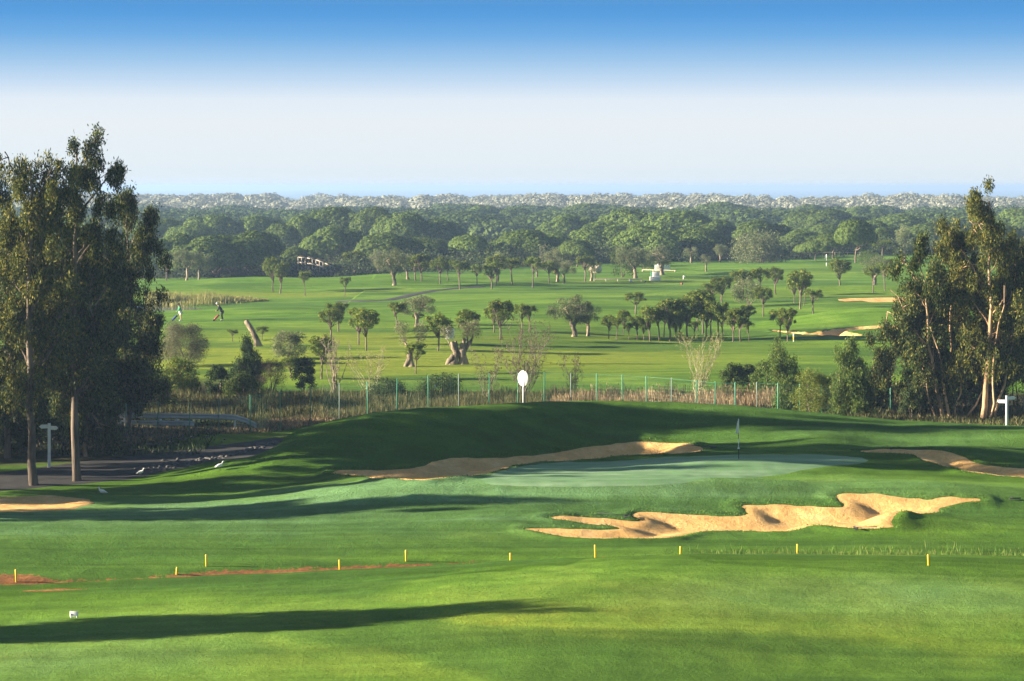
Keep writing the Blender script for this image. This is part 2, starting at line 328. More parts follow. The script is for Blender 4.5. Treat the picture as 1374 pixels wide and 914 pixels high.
def ground_mat():
    m, nt, out = new_mat('grass_ground'); b = principled(nt, out, .95, .04)
    at = N(nt, 'ShaderNodeAttribute', attribute_name='zone'); sep = N(nt, 'ShaderNodeSeparateColor'); nt.links.new(at.outputs['Color'], sep.inputs[0])
    at2 = N(nt, 'ShaderNodeAttribute', attribute_name='zone_b'); sep2 = N(nt, 'ShaderNodeSeparateColor'); nt.links.new(at2.outputs['Color'], sep2.inputs[0])
    p = objpos(nt)
    big = noise(nt, .16, 5, p, .6, .6); mid = noise(nt, 1.1, 6, p, .65); fine = noise(nt, 9, 6, p, .7)
    c = ramp(nt, [(.3, (.078, .168, .018)), (.5, (.118, .230, .026)), (.7, (.175, .285, .040))], big.outputs[0]).outputs[0]
    c = mixc(nt, sep.outputs[2], c, (.060, .130, .010))
    n_y = mathn(nt, 'MULTIPLY', sep.outputs[1], mathn(nt, 'MULTIPLY_ADD', mid.outputs[0], 1.2, .2))
    c = mixc(nt, n_y, c, (.225, .27, .032))
    n_d = mathn(nt, 'MULTIPLY', sep.outputs[0], mathn(nt, 'MULTIPLY_ADD', mid.outputs[0], .8, .35))
    c = mixc(nt, n_d, c, (.14, .27, .12))
    st = noise(nt, 1, 4, objpos(nt, (.018, .075, 1)), .6, .5)
    c = mixc(nt, mathn(nt, 'MULTIPLY', ramp(nt, [(.48, (0, 0, 0)), (.58, (1, 1, 1))], st.outputs[0]).outputs[0], .75), c, (.060, .135, .022))
    sc = ramp(nt, [(.35, (.035, .04, .018)), (.6, (.07, .065, .03)), (.75, (.13, .10, .05))], mid.outputs[0]).outputs[0]
    c = mixc(nt, sep2.outputs[0], c, sc)
    so = ramp(nt, [(.35, (.16, .09, .04)), (.6, (.34, .15, .055)), (.75, (.44, .26, .12))], noise(nt, 3.5, 6, p, .7).outputs[0]).outputs[0]
    sm = mathn(nt, 'GREATER_THAN', mathn(nt, 'ADD', sep2.outputs[1], mathn(nt, 'MULTIPLY_ADD', noise(nt, 4.2, 6, p, .75).outputs[0], 1.8, -.9)), .5)
    c = mixc(nt, sm, c, so)
    fine2 = noise(nt, 34, 3, p, .7); var = mathn(nt, 'MULTIPLY_ADD', mathn(nt, 'ADD', fine.outputs[0], mathn(nt, 'MULTIPLY', fine2.outputs[0], .6)), 1.0, .2)
    var2 = mathn(nt, 'MULTIPLY_ADD', mid.outputs[0], .55, .72)
    mo = noise(nt, 1, 3, objpos(nt, (.05, 1.1, 1)), .5)       # mowing passes, boosted to paint in thin light and shadow streaks
    var3 = mathn(nt, 'MULTIPLY_ADD', mo.outputs[0], .9, .55)
    k = mathn(nt, 'MULTIPLY', mathn(nt, 'MULTIPLY', var, var2), var3)
    vm = N(nt, 'ShaderNodeVectorMath', operation='SCALE'); nt.links.new(c, vm.inputs[0]); nt.links.new(k, vm.inputs['Scale'])
    nt.links.new(vm.outputs[0], b.inputs['Base Color'])
    n1 = bump(nt, fine2.outputs[0], .03, .9, bump(nt, fine.outputs[0], .06, 1.0)); n2 = bump(nt, noise(nt, 2.2, 4, p).outputs[0], .10, .5, n1)
    nt.links.new(n2, b.inputs['Normal'])
    return m
M['ground'] = ground_mat()
gm = mesh_np('ground', V, quads, M['ground'], True)
for nm, chans in (('zone', (dew, yel, rough)), ('zone_b', (scrub, soil, soil * 0))):
    a = gm.color_attributes.new(nm, 'FLOAT_COLOR', 'POINT')
    arr = np.ones((nx * ny, 4), np.float32)
    for i, cch in enumerate(chans): arr[:, i] = cch.ravel()
    a.data.foreach_set('color', arr.ravel())
tag(link('ground', gm), 'rolling mown golf course turf running back to the pine wood', kind='structure')

def sheet(name, key, mat, hi, label, lo=-.06, slope=.35):
    s = SD[key]; off = np.clip(s * slope, lo, hi)
    m = s > -.45
    fm = (m[:-1, :-1] | m[:-1, 1:] | m[1:, 1:] | m[1:, :-1]).ravel()
    q = quads[fm]; u, inv = np.unique(q, return_inverse=True)
    v = V[u].copy(); v[:, 2] += off.ravel()[u]
    me = mesh_np(name, v, inv.reshape(-1, 4), mat, True)
    return tag(link(name, me), label, kind='structure')
def sand_mat():
    m, nt, out = new_mat('bunker_sand'); b = principled(nt, out, .9, .1); p = objpos(nt)
    n = noise(nt, .9, 6, p, .65); r = ramp(nt, [(.3, (.60, .34, .115)), (.55, (.76, .47, .175)), (.75, (.84, .57, .27))], n.outputs[0])
    f = noise(nt, 12, 5, p, .75); g = noise(nt, 3.2, 5, p, .7); k = mathn(nt, 'MULTIPLY_ADD', mathn(nt, 'ADD', f.outputs[0], mathn(nt, 'MULTIPLY', g.outputs[0], .8)), .75, .33)
    vm = N(nt, 'ShaderNodeVectorMath', operation='SCALE'); nt.links.new(r.outputs[0], vm.inputs[0]); nt.links.new(k, vm.inputs['Scale'])
    nt.links.new(vm.outputs[0], b.inputs['Base Color'])
    # rake furrows
    w = N(nt, 'ShaderNodeTexWave'); w.inputs['Scale'].default_value = 2.2; w.inputs['Distortion'].default_value = 6; w.inputs['Detail'].default_value = 2
    nt.links.new(objpos(nt, (.4, 1, 1)), w.inputs['Vector'])
    n1 = bump(nt, w.outputs['Fac'], .006, .4); n2 = bump(nt, f.outputs[0], .05, .9, bump(nt, g.outputs[0], .12, .7, n1))
    nt.links.new(n2, b.inputs['Normal']); return m
M['sand'] = sand_mat()
def asphalt_mat():
    m, nt, out = new_mat('path_asphalt'); b = principled(nt, out, .9, .2); p = objpos(nt)
    n = noise(nt, .7, 6, p, .7); r = ramp(nt, [(.3, (.026, .025, .024)), (.7, (.05, .047, .045))], n.outputs[0])
    nt.links.new(r.outputs[0], b.inputs['Base Color']); nt.links.new(bump(nt, noise(nt, 25, 3, p).outputs[0], .01, .6), b.inputs['Normal']); return m
M['asphalt'] = asphalt_mat()
def green_mat():
    m, nt, out = new_mat('putting_green_turf'); b = principled(nt, out, .7, .25); p = objpos(nt)
    n = noise(nt, .5, 5, p, .6); st = noise(nt, 1, 3, objpos(nt, (.08, 1.3, 1)))
    k = mathn(nt, 'ADD', mathn(nt, 'MULTIPLY', n.outputs[0], .5), mathn(nt, 'MULTIPLY', st.outputs[0], .5))
    r = ramp(nt, [(.35, (.11, .23, .08)), (.5, (.16, .29, .13)), (.65, (.24, .36, .20))], k)
    nt.links.new(r.outputs[0], b.inputs['Base Color']); nt.links.new(bump(nt, noise(nt, 14, 5, p).outputs[0], .02, .6), b.inputs['Normal']); return m
M['green'] = green_mat()
sheet('sand_bunker', 'front', M['sand'], .07, 'long lobed sand bunker with scalloped lips in front of the putting green')
sheet('sand_bunker', 'back', M['sand'], .07, 'curving shaded sand bunker under the long bank behind the putting green')
sheet('sand_bunker', 'right', M['sand'], .07, 'narrow sand bunker running off the right edge beside the green')
sheet('sand_bunker', 'left', M['sand'], .05, 'flat shaded sand bunker at the left edge below the asphalt path')
sheet('sand_bunker', 'mid', M['sand'], .07, 'thin sand bunker under a grass lip beyond the fence, beside the yellow banded stake')
sheet('sand_bunker', 'far', M['sand'], .07, 'farthest narrow sand bunker on the slope left of the right eucalyptus trees')
sheet('putting_green', 'green', M['green'], .014, 'pale dewy putting green around the flagstick', -.02, .03)
sheet('cart_path', 'path', M['asphalt'], .03, 'dark asphalt path curving behind the left trees', -.05, .1)

# far sea, pond, distant cart track
def flat_mat(name, c1, c2, rough, scale, spec=.5, bumpd=0):
    m, nt, out = new_mat(name); b = principled(nt, out, rough, spec); p = objpos(nt)
    r = ramp(nt, [(.35, c1), (.65, c2)], noise(nt, scale, 5, p).outputs[0]); nt.links.new(r.outputs[0], b.inputs['Base Color'])
    if bumpd: nt.links.new(bump(nt, noise(nt, scale * 30, 3, p).outputs[0], bumpd, .3), b.inputs['Normal'])
    return m
M['sea'] = flat_mat('sea_water', (.16, .27, .38), (.19, .30, .41), .6, .002, .3)
M['pond'] = flat_mat('pond_water', (.03, .05, .05), (.04, .06, .06), .12, .1, .6, .01)
M['track'] = flat_mat('dark_track', (.045, .045, .04), (.08, .075, .065), .9, .8, .2)
me = mesh_np('sea', [(-9000, 1900, -8), (9000, 1900, -8), (9000, 14000, -8), (-9000, 14000, -8)], [(0, 1, 2, 3)], M['sea'])
tag(link('sea', me), 'blue sea beyond the dunes at the horizon', kind='structure')
me = mesh_np('pond_water', [(-70, 276, -.52), (-33, 276, -.52), (-33, 292, -.52), (-70, 292, -.52)], [(0, 1, 2, 3)], M['pond'])
tag(link('pond_water', me), 'pale pond half hidden behind the left trees', kind='structure')
def strip(name, pts, width, mat, label, off=.05, n=60):
    """pts: list of (px,py); world width in metres"""
    W = [ground_at(a, b) for a, b in pts]; L = []
    P = np.array([(w.x, w.y) for w in W]); t = np.linspace(0, len(P) - 1, n)
    cx = np.interp(t, range(len(P)), P[:, 0]); cy = np.interp(t, range(len(P)), P[:, 1])
    dx, dy = np.gradient(cx), np.gradient(cy); l = np.hypot(dx, dy); nxv, nyv = -dy / l, dx / l
    v = []; k = 5
    for j in range(k):
        u = (j / (k - 1) - .5) * width
        X = cx + nxv * u; Y = cy + nyv * u; Z = Hfull(X, Y) + off * (1 - 1.6 * abs(j / (k - 1) - .5) * 2 * .9)
        v.append(np.stack([X, Y, Z], -1))
    v = np.stack(v, 1).reshape(-1, 3); f = [(i * k + j, i * k + j + 1, (i + 1) * k + j + 1, (i + 1) * k + j) for i in range(n - 1) for j in range(k - 1)]
    return tag(link(name, mesh_np(name, v, f, mat, True)), label, kind='structure')
strip('cart_track', [(455, 405), (490, 404.5), (520, 403), (540, 399), (556, 395), (580, 390.5), (610, 387.5), (645, 384.5)], 2.6, M['track'], 'dark track curving through the far fairway under the small pines', .12)

# ------------------------------------------------------------------ geometry helpers
def unit(a): return a / (np.linalg.norm(a, axis=-1, keepdims=True) + 1e-9)
def rnd_dirs(n): return unit(rng.normal(size=(n, 3)))
def leaves(P, D, Nn, L, Wd):
    """rhombic leaf faces at P along D, facing Nn"""
    D = unit(D); T = unit(np.cross(D, Nn)); L = np.asarray(L).reshape(-1, 1); Wd = np.asarray(Wd).reshape(-1, 1)
    a = P - D * L * .5; b = P + T * Wd * .5; c = P + D * L * .5; d = P - T * Wd * .5
    n = len(P); v = np.stack([a, b, c, d], 1).reshape(-1, 3)
    return v, np.arange(4 * n).reshape(n, 4)
def clump_leaves(C, Rr, n, L, Wd, jit=.6, droop=0.0, up=0.0, shell=(.7, 1.05)):
    """C centres (k,3), Rr radii (k,3), n leaves each"""
    k = len(C); u = rnd_dirs(k * n); u[:, 2] += up; u = unit(u)
    c = np.repeat(C, n, 0); r = np.repeat(Rr, n, 0)
    rad = rng.uniform(shell[0], shell[1], (k * n, 1)); rad = np.where(rng.random((k * n, 1)) < .25, rad * rng.uniform(.4, 1, (k * n, 1)), rad)
    P = c + u * r * rad
    Nn = unit(u + rng.normal(size=u.shape) * jit)
    D = unit(np.cross(Nn, rnd_dirs(k * n)))
    if droop: D = unit(D * (1 - droop) + np.array([0, 0, -1.0]) * droop)
    l = L * rng.uniform(.6, 1.3, k * n); w = Wd * rng.uniform(.7, 1.2, k * n)
    return leaves(P, D, Nn, l, w)
def merge(parts):
    vs, fs, o = [], [], 0
    for v, f in parts:
        vs.append(v); fs.append(f + o); o += len(v)
    return np.concatenate(vs), np.concatenate(fs)
def tube(path, rad, sides=7, lump=0.0, cap=True):
    P = np.asarray(path, float); n = len(P); rad = np.asarray(rad, float)
    T = unit(np.gradient(P, axis=0)); ref = np.array([0, 1.0, 0.01]) if abs(T[:, 1]).max() < .9 else np.array([1.0, 0, .01])
    A = unit(np.cross(T, ref)); B = np.cross(T, A)
    ang = np.linspace(0, 2 * np.pi, sides, endpoint=False)
    rr = rad[:, None] * (1 + lump * (np.sin(ang[None] * 3 + np.arange(n)[:, None] * .5) * .6 + rng.normal(size=(n, sides)) * .4))
    v = P[:, None] + A[:, None] * (np.cos(ang)[None, :, None] * rr[..., None]) + B[:, None] * (np.sin(ang)[None, :, None] * rr[..., None])
    v = v.reshape(-1, 3); i = np.arange(n - 1)[:, None] * sides; j = np.arange(sides)[None]; j2 = (j + 1) % sides
    f = np.stack([i + j, i + j2, i + sides + j2, i + sides + j], -1).reshape(-1, 4)
    if cap:
        c0 = len(v); v = np.concatenate([v, P[:1], P[-1:]])
        e0 = np.stack([np.full(sides, c0), (j2)[0], j[0], j[0]], -1); top = (n - 1) * sides
        e0[:, 3] = c0
        e1 = np.stack([np.full(sides, c0 + 1), top + j[0], top + j2[0], np.full(sides, c0 + 1)], -1)
        # degenerate quads avoided: use fan quads over pairs
        ft = []
        for s in range(0, sides - 1, 2):
            ft.append((c0, (s + 2) % sides, s + 1, s)); ft.append((c0 + 1, top + s, top + s + 1, top + (s + 2) % sides))
        f = np.concatenate([f, np.array(ft)])
    return v, f
def bend(p0, p1, n=7, wob=.08, sag=0.0):
    p0 = np.array(p0, float); p1 = np.array(p1, float); t = np.linspace(0, 1, n)[:, None]
    L = np.linalg.norm(p1 - p0); off = np.cumsum(rng.normal(size=(n, 3)), 0); off = off - off[0] - t * (off[-1] - off[0])
    return p0 + (p1 - p0) * t + off * wob * L / math.sqrt(n) + np.array([0, 0, -sag]) * (4 * t * (1 - t))
def trunk_mesh(name, segs, mat, sides=7, lump=.08, thin=1.0):
    segs = [(p, np.asarray(r) * thin) for p, r in segs]
    v, f = merge([tube(p, r, sides, lump) for p, r in segs])
    return mesh_np(name, v, f, mat, True)

# ------------------------------------------------------------------ tree kinds (each returns trunk mesh, crown mesh; height about Hh, width about Ww)
def young_pine(Hh=4.0, Ww=2.6, frac=.52, lean=.0, dense=1.0, mat='pine'):
    zc = Hh * frac; zc0 = zc; top = np.array([lean, rng.normal() * .05, zc])
    segs = [(bend((0, 0, -.3), top, 7, .02), np.linspace(.085, .055, 7))]
    k = int(34 * dense); C = []; Rr = []
    for i in range(k):
        a = rng.uniform(0, 2 * math.pi); r = math.sqrt(rng.random()) * Ww * .38; tt = r / (Ww * .5)
        e = math.sqrt(max(0, 1 - tt * tt)); zz = zc + (Hh - zc) * (.38 + (.50 * e * rng.uniform(.2, 1.0) if rng.random() < .7 else -.38 * e * rng.random()))
        C.append((top[0] + r * math.cos(a), top[1] + r * math.sin(a), zz)); s = rng.uniform(.13, .25) * Ww * .58
        Rr.append((s, s, s * .95))
        if i % 3 == 0: segs.append((bend(top - [0, 0, rng.uniform(0, .2) * Hh], C[-1], 5, .1), np.linspace(.05, .015, 5)))
    v, f = clump_leaves(np.array(C), np.array(Rr), 80, .20, .08, .6, 0, .25, (.55, 1.2))
    return trunk_mesh('trunk', segs, M['bark_pine'], 6), mesh_np('crown', v, f, M[mat])
def dome_leaves(C, Rr, DN, n, L, Wd, jit=.3, mixk=.5):
    """clumps on a dome: leaf planes follow the clump and the dome together"""
    k = len(C); u = rnd_dirs(k * n); u = unit(u + np.repeat(DN, n, 0) * .7); c = np.repeat(C, n, 0); r = np.repeat(Rr, n, 0)
    P = c + u * r * rng.uniform(.8, 1.06, (k * n, 1)); Nn = unit(u * mixk + np.repeat(DN, n, 0) * (1 - mixk) + rng.normal(size=u.shape) * jit)
    D = unit(np.cross(Nn, rnd_dirs(k * n)))
    return leaves(P, D, Nn, L * rng.uniform(.6, 1.3, k * n), Wd * rng.uniform(.7, 1.2, k * n))
def dome_points(lx, ly, z0, rx, rz, step):
    """even points over the upper part of an ellipsoid"""
    out = []; nn = max(10, int(2.6 * math.pi * rx * (rx * .6 + rz * .6) / step ** 2)); ga = math.pi * (3 - math.sqrt(5)); ph = rng.uniform(0, 6.28)
    for i in range(nn):
        zz = 1 - 1.22 * (i + .5) / nn; r = math.sqrt(max(0, 1 - zz * zz)); a = ga * i + ph
        d = np.array([r * math.cos(a), r * math.sin(a), zz]); k = rng.uniform(.88, 1.04)
        out.append((np.array([lx, ly, z0]) + d * np.array([rx, rx, rz]) * k, unit(d * np.array([1 / rx, 1 / rx, 1 / rz]))))
    return out
def umbrella_pine(Hh=8.0, Ww=14.0, low=.32, mat='bigpine', n=70, leaf=.42, forks=5, nl=4):
    zl = Hh * low; lobs = [(rng.uniform(-.06, .06) * Ww, 0.0, Hh, rng.uniform(.33, .38) * Ww)]
    for i in range(nl):
        a = i / nl * 6.28 + rng.uniform(-.4, .4); r = rng.uniform(.2, .29) * Ww; lobs.append((r * math.cos(a), r * math.sin(a), Hh * rng.uniform(.74, .93), rng.uniform(.21, .28) * Ww))
    C, DN, Rr = [], [], []
    for j, (lx, ly, top, rx) in enumerate(lobs):
        z0 = zl + (top - zl) * .34; rz = (top - z0) * .93
        for p, d in dome_points(lx, ly, z0, rx, rz, .092 * Ww):
            if any(j != q and ((p[0] - m[0]) / (m[3] * .85)) ** 2 + ((p[1] - m[1]) / (m[3] * .85)) ** 2 + ((p[2] - (zl + (m[2] - zl) * .34)) / ((m[2] - zl) * .6)) ** 2 < 1 for q, m in enumerate(lobs)): continue
            s = rng.uniform(.045, .075) * Ww; C.append(p); DN.append(d); Rr.append((s, s, s * .75))
    C, DN, Rr = np.array(C), np.array(DN), np.array(Rr)
    v, f = dome_leaves(C, Rr, DN, n, leaf, leaf * .55)
    base = np.array([rng.normal() * .1, 0, -.6]); fk = np.array([rng.normal() * .3, 0, zl * .75]); segs = [(bend(base, fk, 6, .04), np.linspace(.26, .2, 6))]
    for i in range(forks): segs.append((bend(fk, C[rng.integers(len(C))] * [.8, .8, .9], 7, .06), np.linspace(.15, .05, 7)))
    return trunk_mesh('trunk', segs, M['bark_pine']), mesh_np('crown', v, f, M[mat])
def olive_tree(Hh=4.5, Ww=4.5, forks=3, mat='olive', trunk=.38, fork_h=.30, k=30, n=250, leaf=.16):
    trunk *= .62
    segs = []; fh = Hh * fork_h; base = [(0, 0, -.25), (rng.normal() * .06, 0, fh * .5), (rng.normal() * .1, 0, fh)]
    P = bend(base[0], base[2], 6, .07)
    segs.append((P, trunk * np.array([1.55, 1.1, .92, .85, .88, .8])))
    for q in range(3):       # gnarled roots and burls
        a = rng.uniform(0, 6.28); segs.append((bend((math.cos(a) * trunk * .8, math.sin(a) * trunk * .8, -.2), P[4] + rng.normal(size=3) * .06, 6, .1), trunk * np.linspace(.62, .4, 6)))
    C = []; Rr = []; heads = []
    for i in range(forks):
        a = (i + .5) / forks * math.pi if forks > 1 else 1.5; dx = math.cos(a) * Ww * .30; dy = rng.uniform(-.25, .25) * Ww
        h = np.array([dx, dy, Hh * rng.uniform(.60, .72)]); heads.append(h)
        segs.append((bend(P[-1] - [0, 0, .15], h, 8, .13), np.linspace(trunk * .62, trunk * .16, 8)))
    for i in range(k):
        h = heads[i % forks]; o = rnd_dirs(1)[0] * np.array([Ww * .26, Ww * .26, Hh * .22]); c = h + o; c[2] = min(max(c[2], Hh * .40), Hh * .92)
        C.append(c); s = rng.uniform(.10, .17) * Ww; Rr.append((s, s, s * .85))
        if i % 2 == 0: segs.append((bend(h - [0, 0, .1], c, 5, .1), np.linspace(trunk * .18, .015, 5)))
    v, f = clump_leaves(np.array(C), np.array(Rr), n, leaf, leaf * .42, .9, .0, .15, (.5, 1.2))
    return trunk_mesh('trunk', segs, M['bark_olive'], 8, .16), mesh_np('crown', v, f, M[mat])
def bushy(Hh=2.0, Ww=2.2, mat='shrub', k=26, n=150, leaf=.13, aspect=.45, droop=0.0, conical=False, low=.12, bark='bark_pine', stems=3):
    C = []; Rr = []; segs = []
    for i in range(k):
        t = rng.random() ** (.9 if conical else .7); z = Hh * (low + (.9 - low) * t)
        if conical: rr = Ww * .5 * (1 - t) ** .85 * .8 + .04 * Ww
        else: rr = Ww * .42 * math.sqrt(max(.02, 1 - ((t - .38) / .66) ** 2))
        a = rng.uniform(0, 6.28); r = rr * math.sqrt(rng.uniform(.25, 1))
        s = (Ww * rng.uniform(.13, .2)) * (1 if not conical else (1.15 - .75 * t))
        s = s * (.72 if conical else 1); C.append((r * math.cos(a) + (rng.normal() * .06 * Ww if conical else 0), r * math.sin(a), z)); Rr.append((s, s, s * (.9 if not conical else 1.5)))
    for i in range(stems):
        segs.append((bend((rng.normal() * .05 * Ww, rng.normal() * .05, -.2), C[i] if not conical else (rng.normal() * .03, 0, Hh * .85), 6, .05), np.linspace(.03 + .015 * Hh, .012, 6)))
    v, f = clump_leaves(np.array(C), np.array(Rr), n, leaf, leaf * aspect, .85, droop, .1, (.5, 1.2))
    return trunk_mesh('trunk', segs, M[bark], 5), mesh_np('crown', v, f, M[mat])
def bare_shrub(Hh=3.0, Ww=2.6, stems=9, mat='twig', buds=None, r0=.022, sub=7, dens=1.0):
    segs = []; tips = []
    for i in range(stems):
        a = rng.uniform(0, 6.28); r = Ww * .5 * math.sqrt(rng.random()); top = np.array([r * math.cos(a), r * math.sin(a), Hh * rng.uniform(.65, 1)])
        p = bend((rng.normal() * .12, rng.normal() * .12, -.1), top, 8, .07); segs.append((p, np.linspace(r0, .005, 8))); tips.append(top)
        for j in range(int(sub * dens)):
            q = p[rng.integers(2, 8)]; d = unit(rng.normal(size=3) + np.array([0, 0, 1.0]) + (top - p[0]) / Hh) * Hh * rng.uniform(.10, .26)
            pp = bend(q, q + d, 4, .08); segs.append((pp, np.linspace(r0 * .45, .004, 4))); tips.append(pp[-1]); tips.append(pp[2])
            if rng.random() < .7:
                d2 = unit(rng.normal(size=3) + np.array([0, 0, .8])) * Hh * .09; segs.append((bend(pp[2], pp[2] + d2, 3, .05), np.linspace(r0 * .3, .004, 3))); tips.append(pp[2] + d2)
    v, f = merge([tube(p, r, 3, 0, False) for p, r in segs]); tm = mesh_np('branches', v, f, M[mat])
    cm = None
    if buds:
        C = np.array(tips); v, f = clump_leaves(C, np.full((len(C), 3), .10), 9, .08, .03, 1.5, 0, 0, (.2, 1.4)); cm = mesh_np('leaves', v, f, M[buds])
    return tm, cm
def eucalyptus(Hh, prof, mat='euc', bark='bark_euc', k=90, n=230, lean=0.0, trunk=.22, first=.3, leaf=.20, back=0.0, extra=()):
    """prof: list of (height fraction, left radius m, right radius m, clump density weight)"""
    hs = np.array([p[0] for p in prof]); lf = np.array([p[1] for p in prof]); rt = np.array([p[2] for p in prof])
    trunk *= .74; n_t = 12; tz = np.linspace(-.4, Hh * .93, n_t)
    off = np.cumsum(rng.normal(size=(n_t, 2)) * .10, 0); off -= off[0]
    tp = np.stack([off[:, 0] + lean * (tz / Hh), off[:, 1], tz], -1)
    tr = trunk * (1 - .86 * np.clip(tz / Hh, 0, 1)) * np.where(tz < .3, 1.25, 1)
    segs = [(tp, tr)]
    area = np.interp(np.linspace(hs[0], hs[-1], 60), hs, lf + rt); cdf = np.cumsum(area + .2); cdf /= cdf[-1]
    C = []; Rr = []; nb = max(6, k // 7)
    for i in range(nb):
        h = np.interp((i + rng.random()) / nb, cdf, np.linspace(hs[0], hs[-1], 60)); L = np.interp(h, hs, lf); Rt = np.interp(h, hs, rt)
        u = rng.choice([-1, 1]) * rng.uniform(.25, 1) ** .7; x = u * (L if u < 0 else Rt) * rng.uniform(.8, 1.12); dpt = (L + Rt) * .5
        y = rng.uniform(-1, 1) * dpt * math.sqrt(max(.25, 1 - u * u)) * .8; z = h * Hh
        ax = np.array([np.interp(z, tz, tp[:, 0]), np.interp(z, tz, tp[:, 1])])
        y += back * (1.0 if h < .78 else .2); end = np.array([ax[0] + x, ax[1] + y, z + .2])
        zb = max(Hh * first * .8, z - np.hypot(x, y) * rng.uniform(.8, 1.6) - .4); b = np.array([np.interp(zb, tz, tp[:, 0]), np.interp(zb, tz, tp[:, 1]), zb])
        r0 = max(.03, np.interp(zb, tz, tr) * .42); bp = bend(b, end, 8, .10); segs.append((bp, np.linspace(r0, .015, 8)))
        for j in range(7):
            q = bp[rng.integers(3, 8)]; s = rng.uniform(.32, .72) * min(1, .5 + .12 * (L + Rt))
            c = q + rng.normal(size=3) * np.array([.5, .5, .45]) * min(1.2, .35 + .2 * (L + Rt)) - [0, 0, .2]
            C.append(c); Rr.append((s * .9, s * .9, s * 1.05))
            if j % 2 == 0: segs.append((bend(q, c, 5, .1), np.linspace(.03, .008, 5)))
    for ex in extra:
        p0, p1, r0 = ex[:3]; segs.append((bend(p0, p1, 8, .05), np.linspace(r0, r0 * .3, 8)))
        for j in range(ex[3] if len(ex) > 3 else 0):
            c = np.array(p1) + np.array([rng.uniform(-.9, .35), rng.normal() * .2, rng.uniform(-.75, .25)]); C.append(c); Rr.append((.24, .24, .2)); segs.append((bend(np.array(p1) * .93 + np.array(p0) * .07, c, 4, .05), [.025, .02, .015, .01]))
    C = np.array(C); Rr = np.array(Rr)
    # leaves hang in sprays: each clump gets sprays, each spray a short hanging string
    trunkless = 0; n = int(n * 1.45); ns = 18; m = n // ns; kk = len(C)
    u = rnd_dirs(kk * ns); u[:, 2] += .25; u = unit(u); sp = np.repeat(C, ns, 0) + u * np.repeat(Rr, ns, 0) * rng.uniform(.35, 1.0, (kk * ns, 1))
    q = np.repeat(sp, m, 0) + rng.normal(size=(kk * ns * m, 3)) * np.array([.10, .10, .19]) - np.array([0, 0, 1.0]) * rng.uniform(0, .3, (kk * ns * m, 1))
    D = unit(np.array([0, 0, -1.0]) + rng.normal(size=q.shape) * .55); Nn = unit(np.repeat(u, m, 0) * .4 + rnd_dirs(len(q)))
    v, f = leaves(q, D, Nn, leaf * rng.uniform(.65, 1.25, len(q)), leaf * .30 * rng.uniform(.7, 1.2, len(q)))
    return trunk_mesh('trunk', segs, M[bark], 8, .05), mesh_np('crown', v, f, M[mat])

def make_tree(name, meshes, loc, label, cat, group=None, sc=(1, 1, 1), rz=None, parts=('trunk', 'crown')):
    e = empty(name, loc, rng.uniform(0, 6.28) if rz is None else rz); e.scale = sc
    for pn, me in zip(parts, meshes):
        if me is not None: link(pn, me, e)
    tag(e, label, cat, group); return e

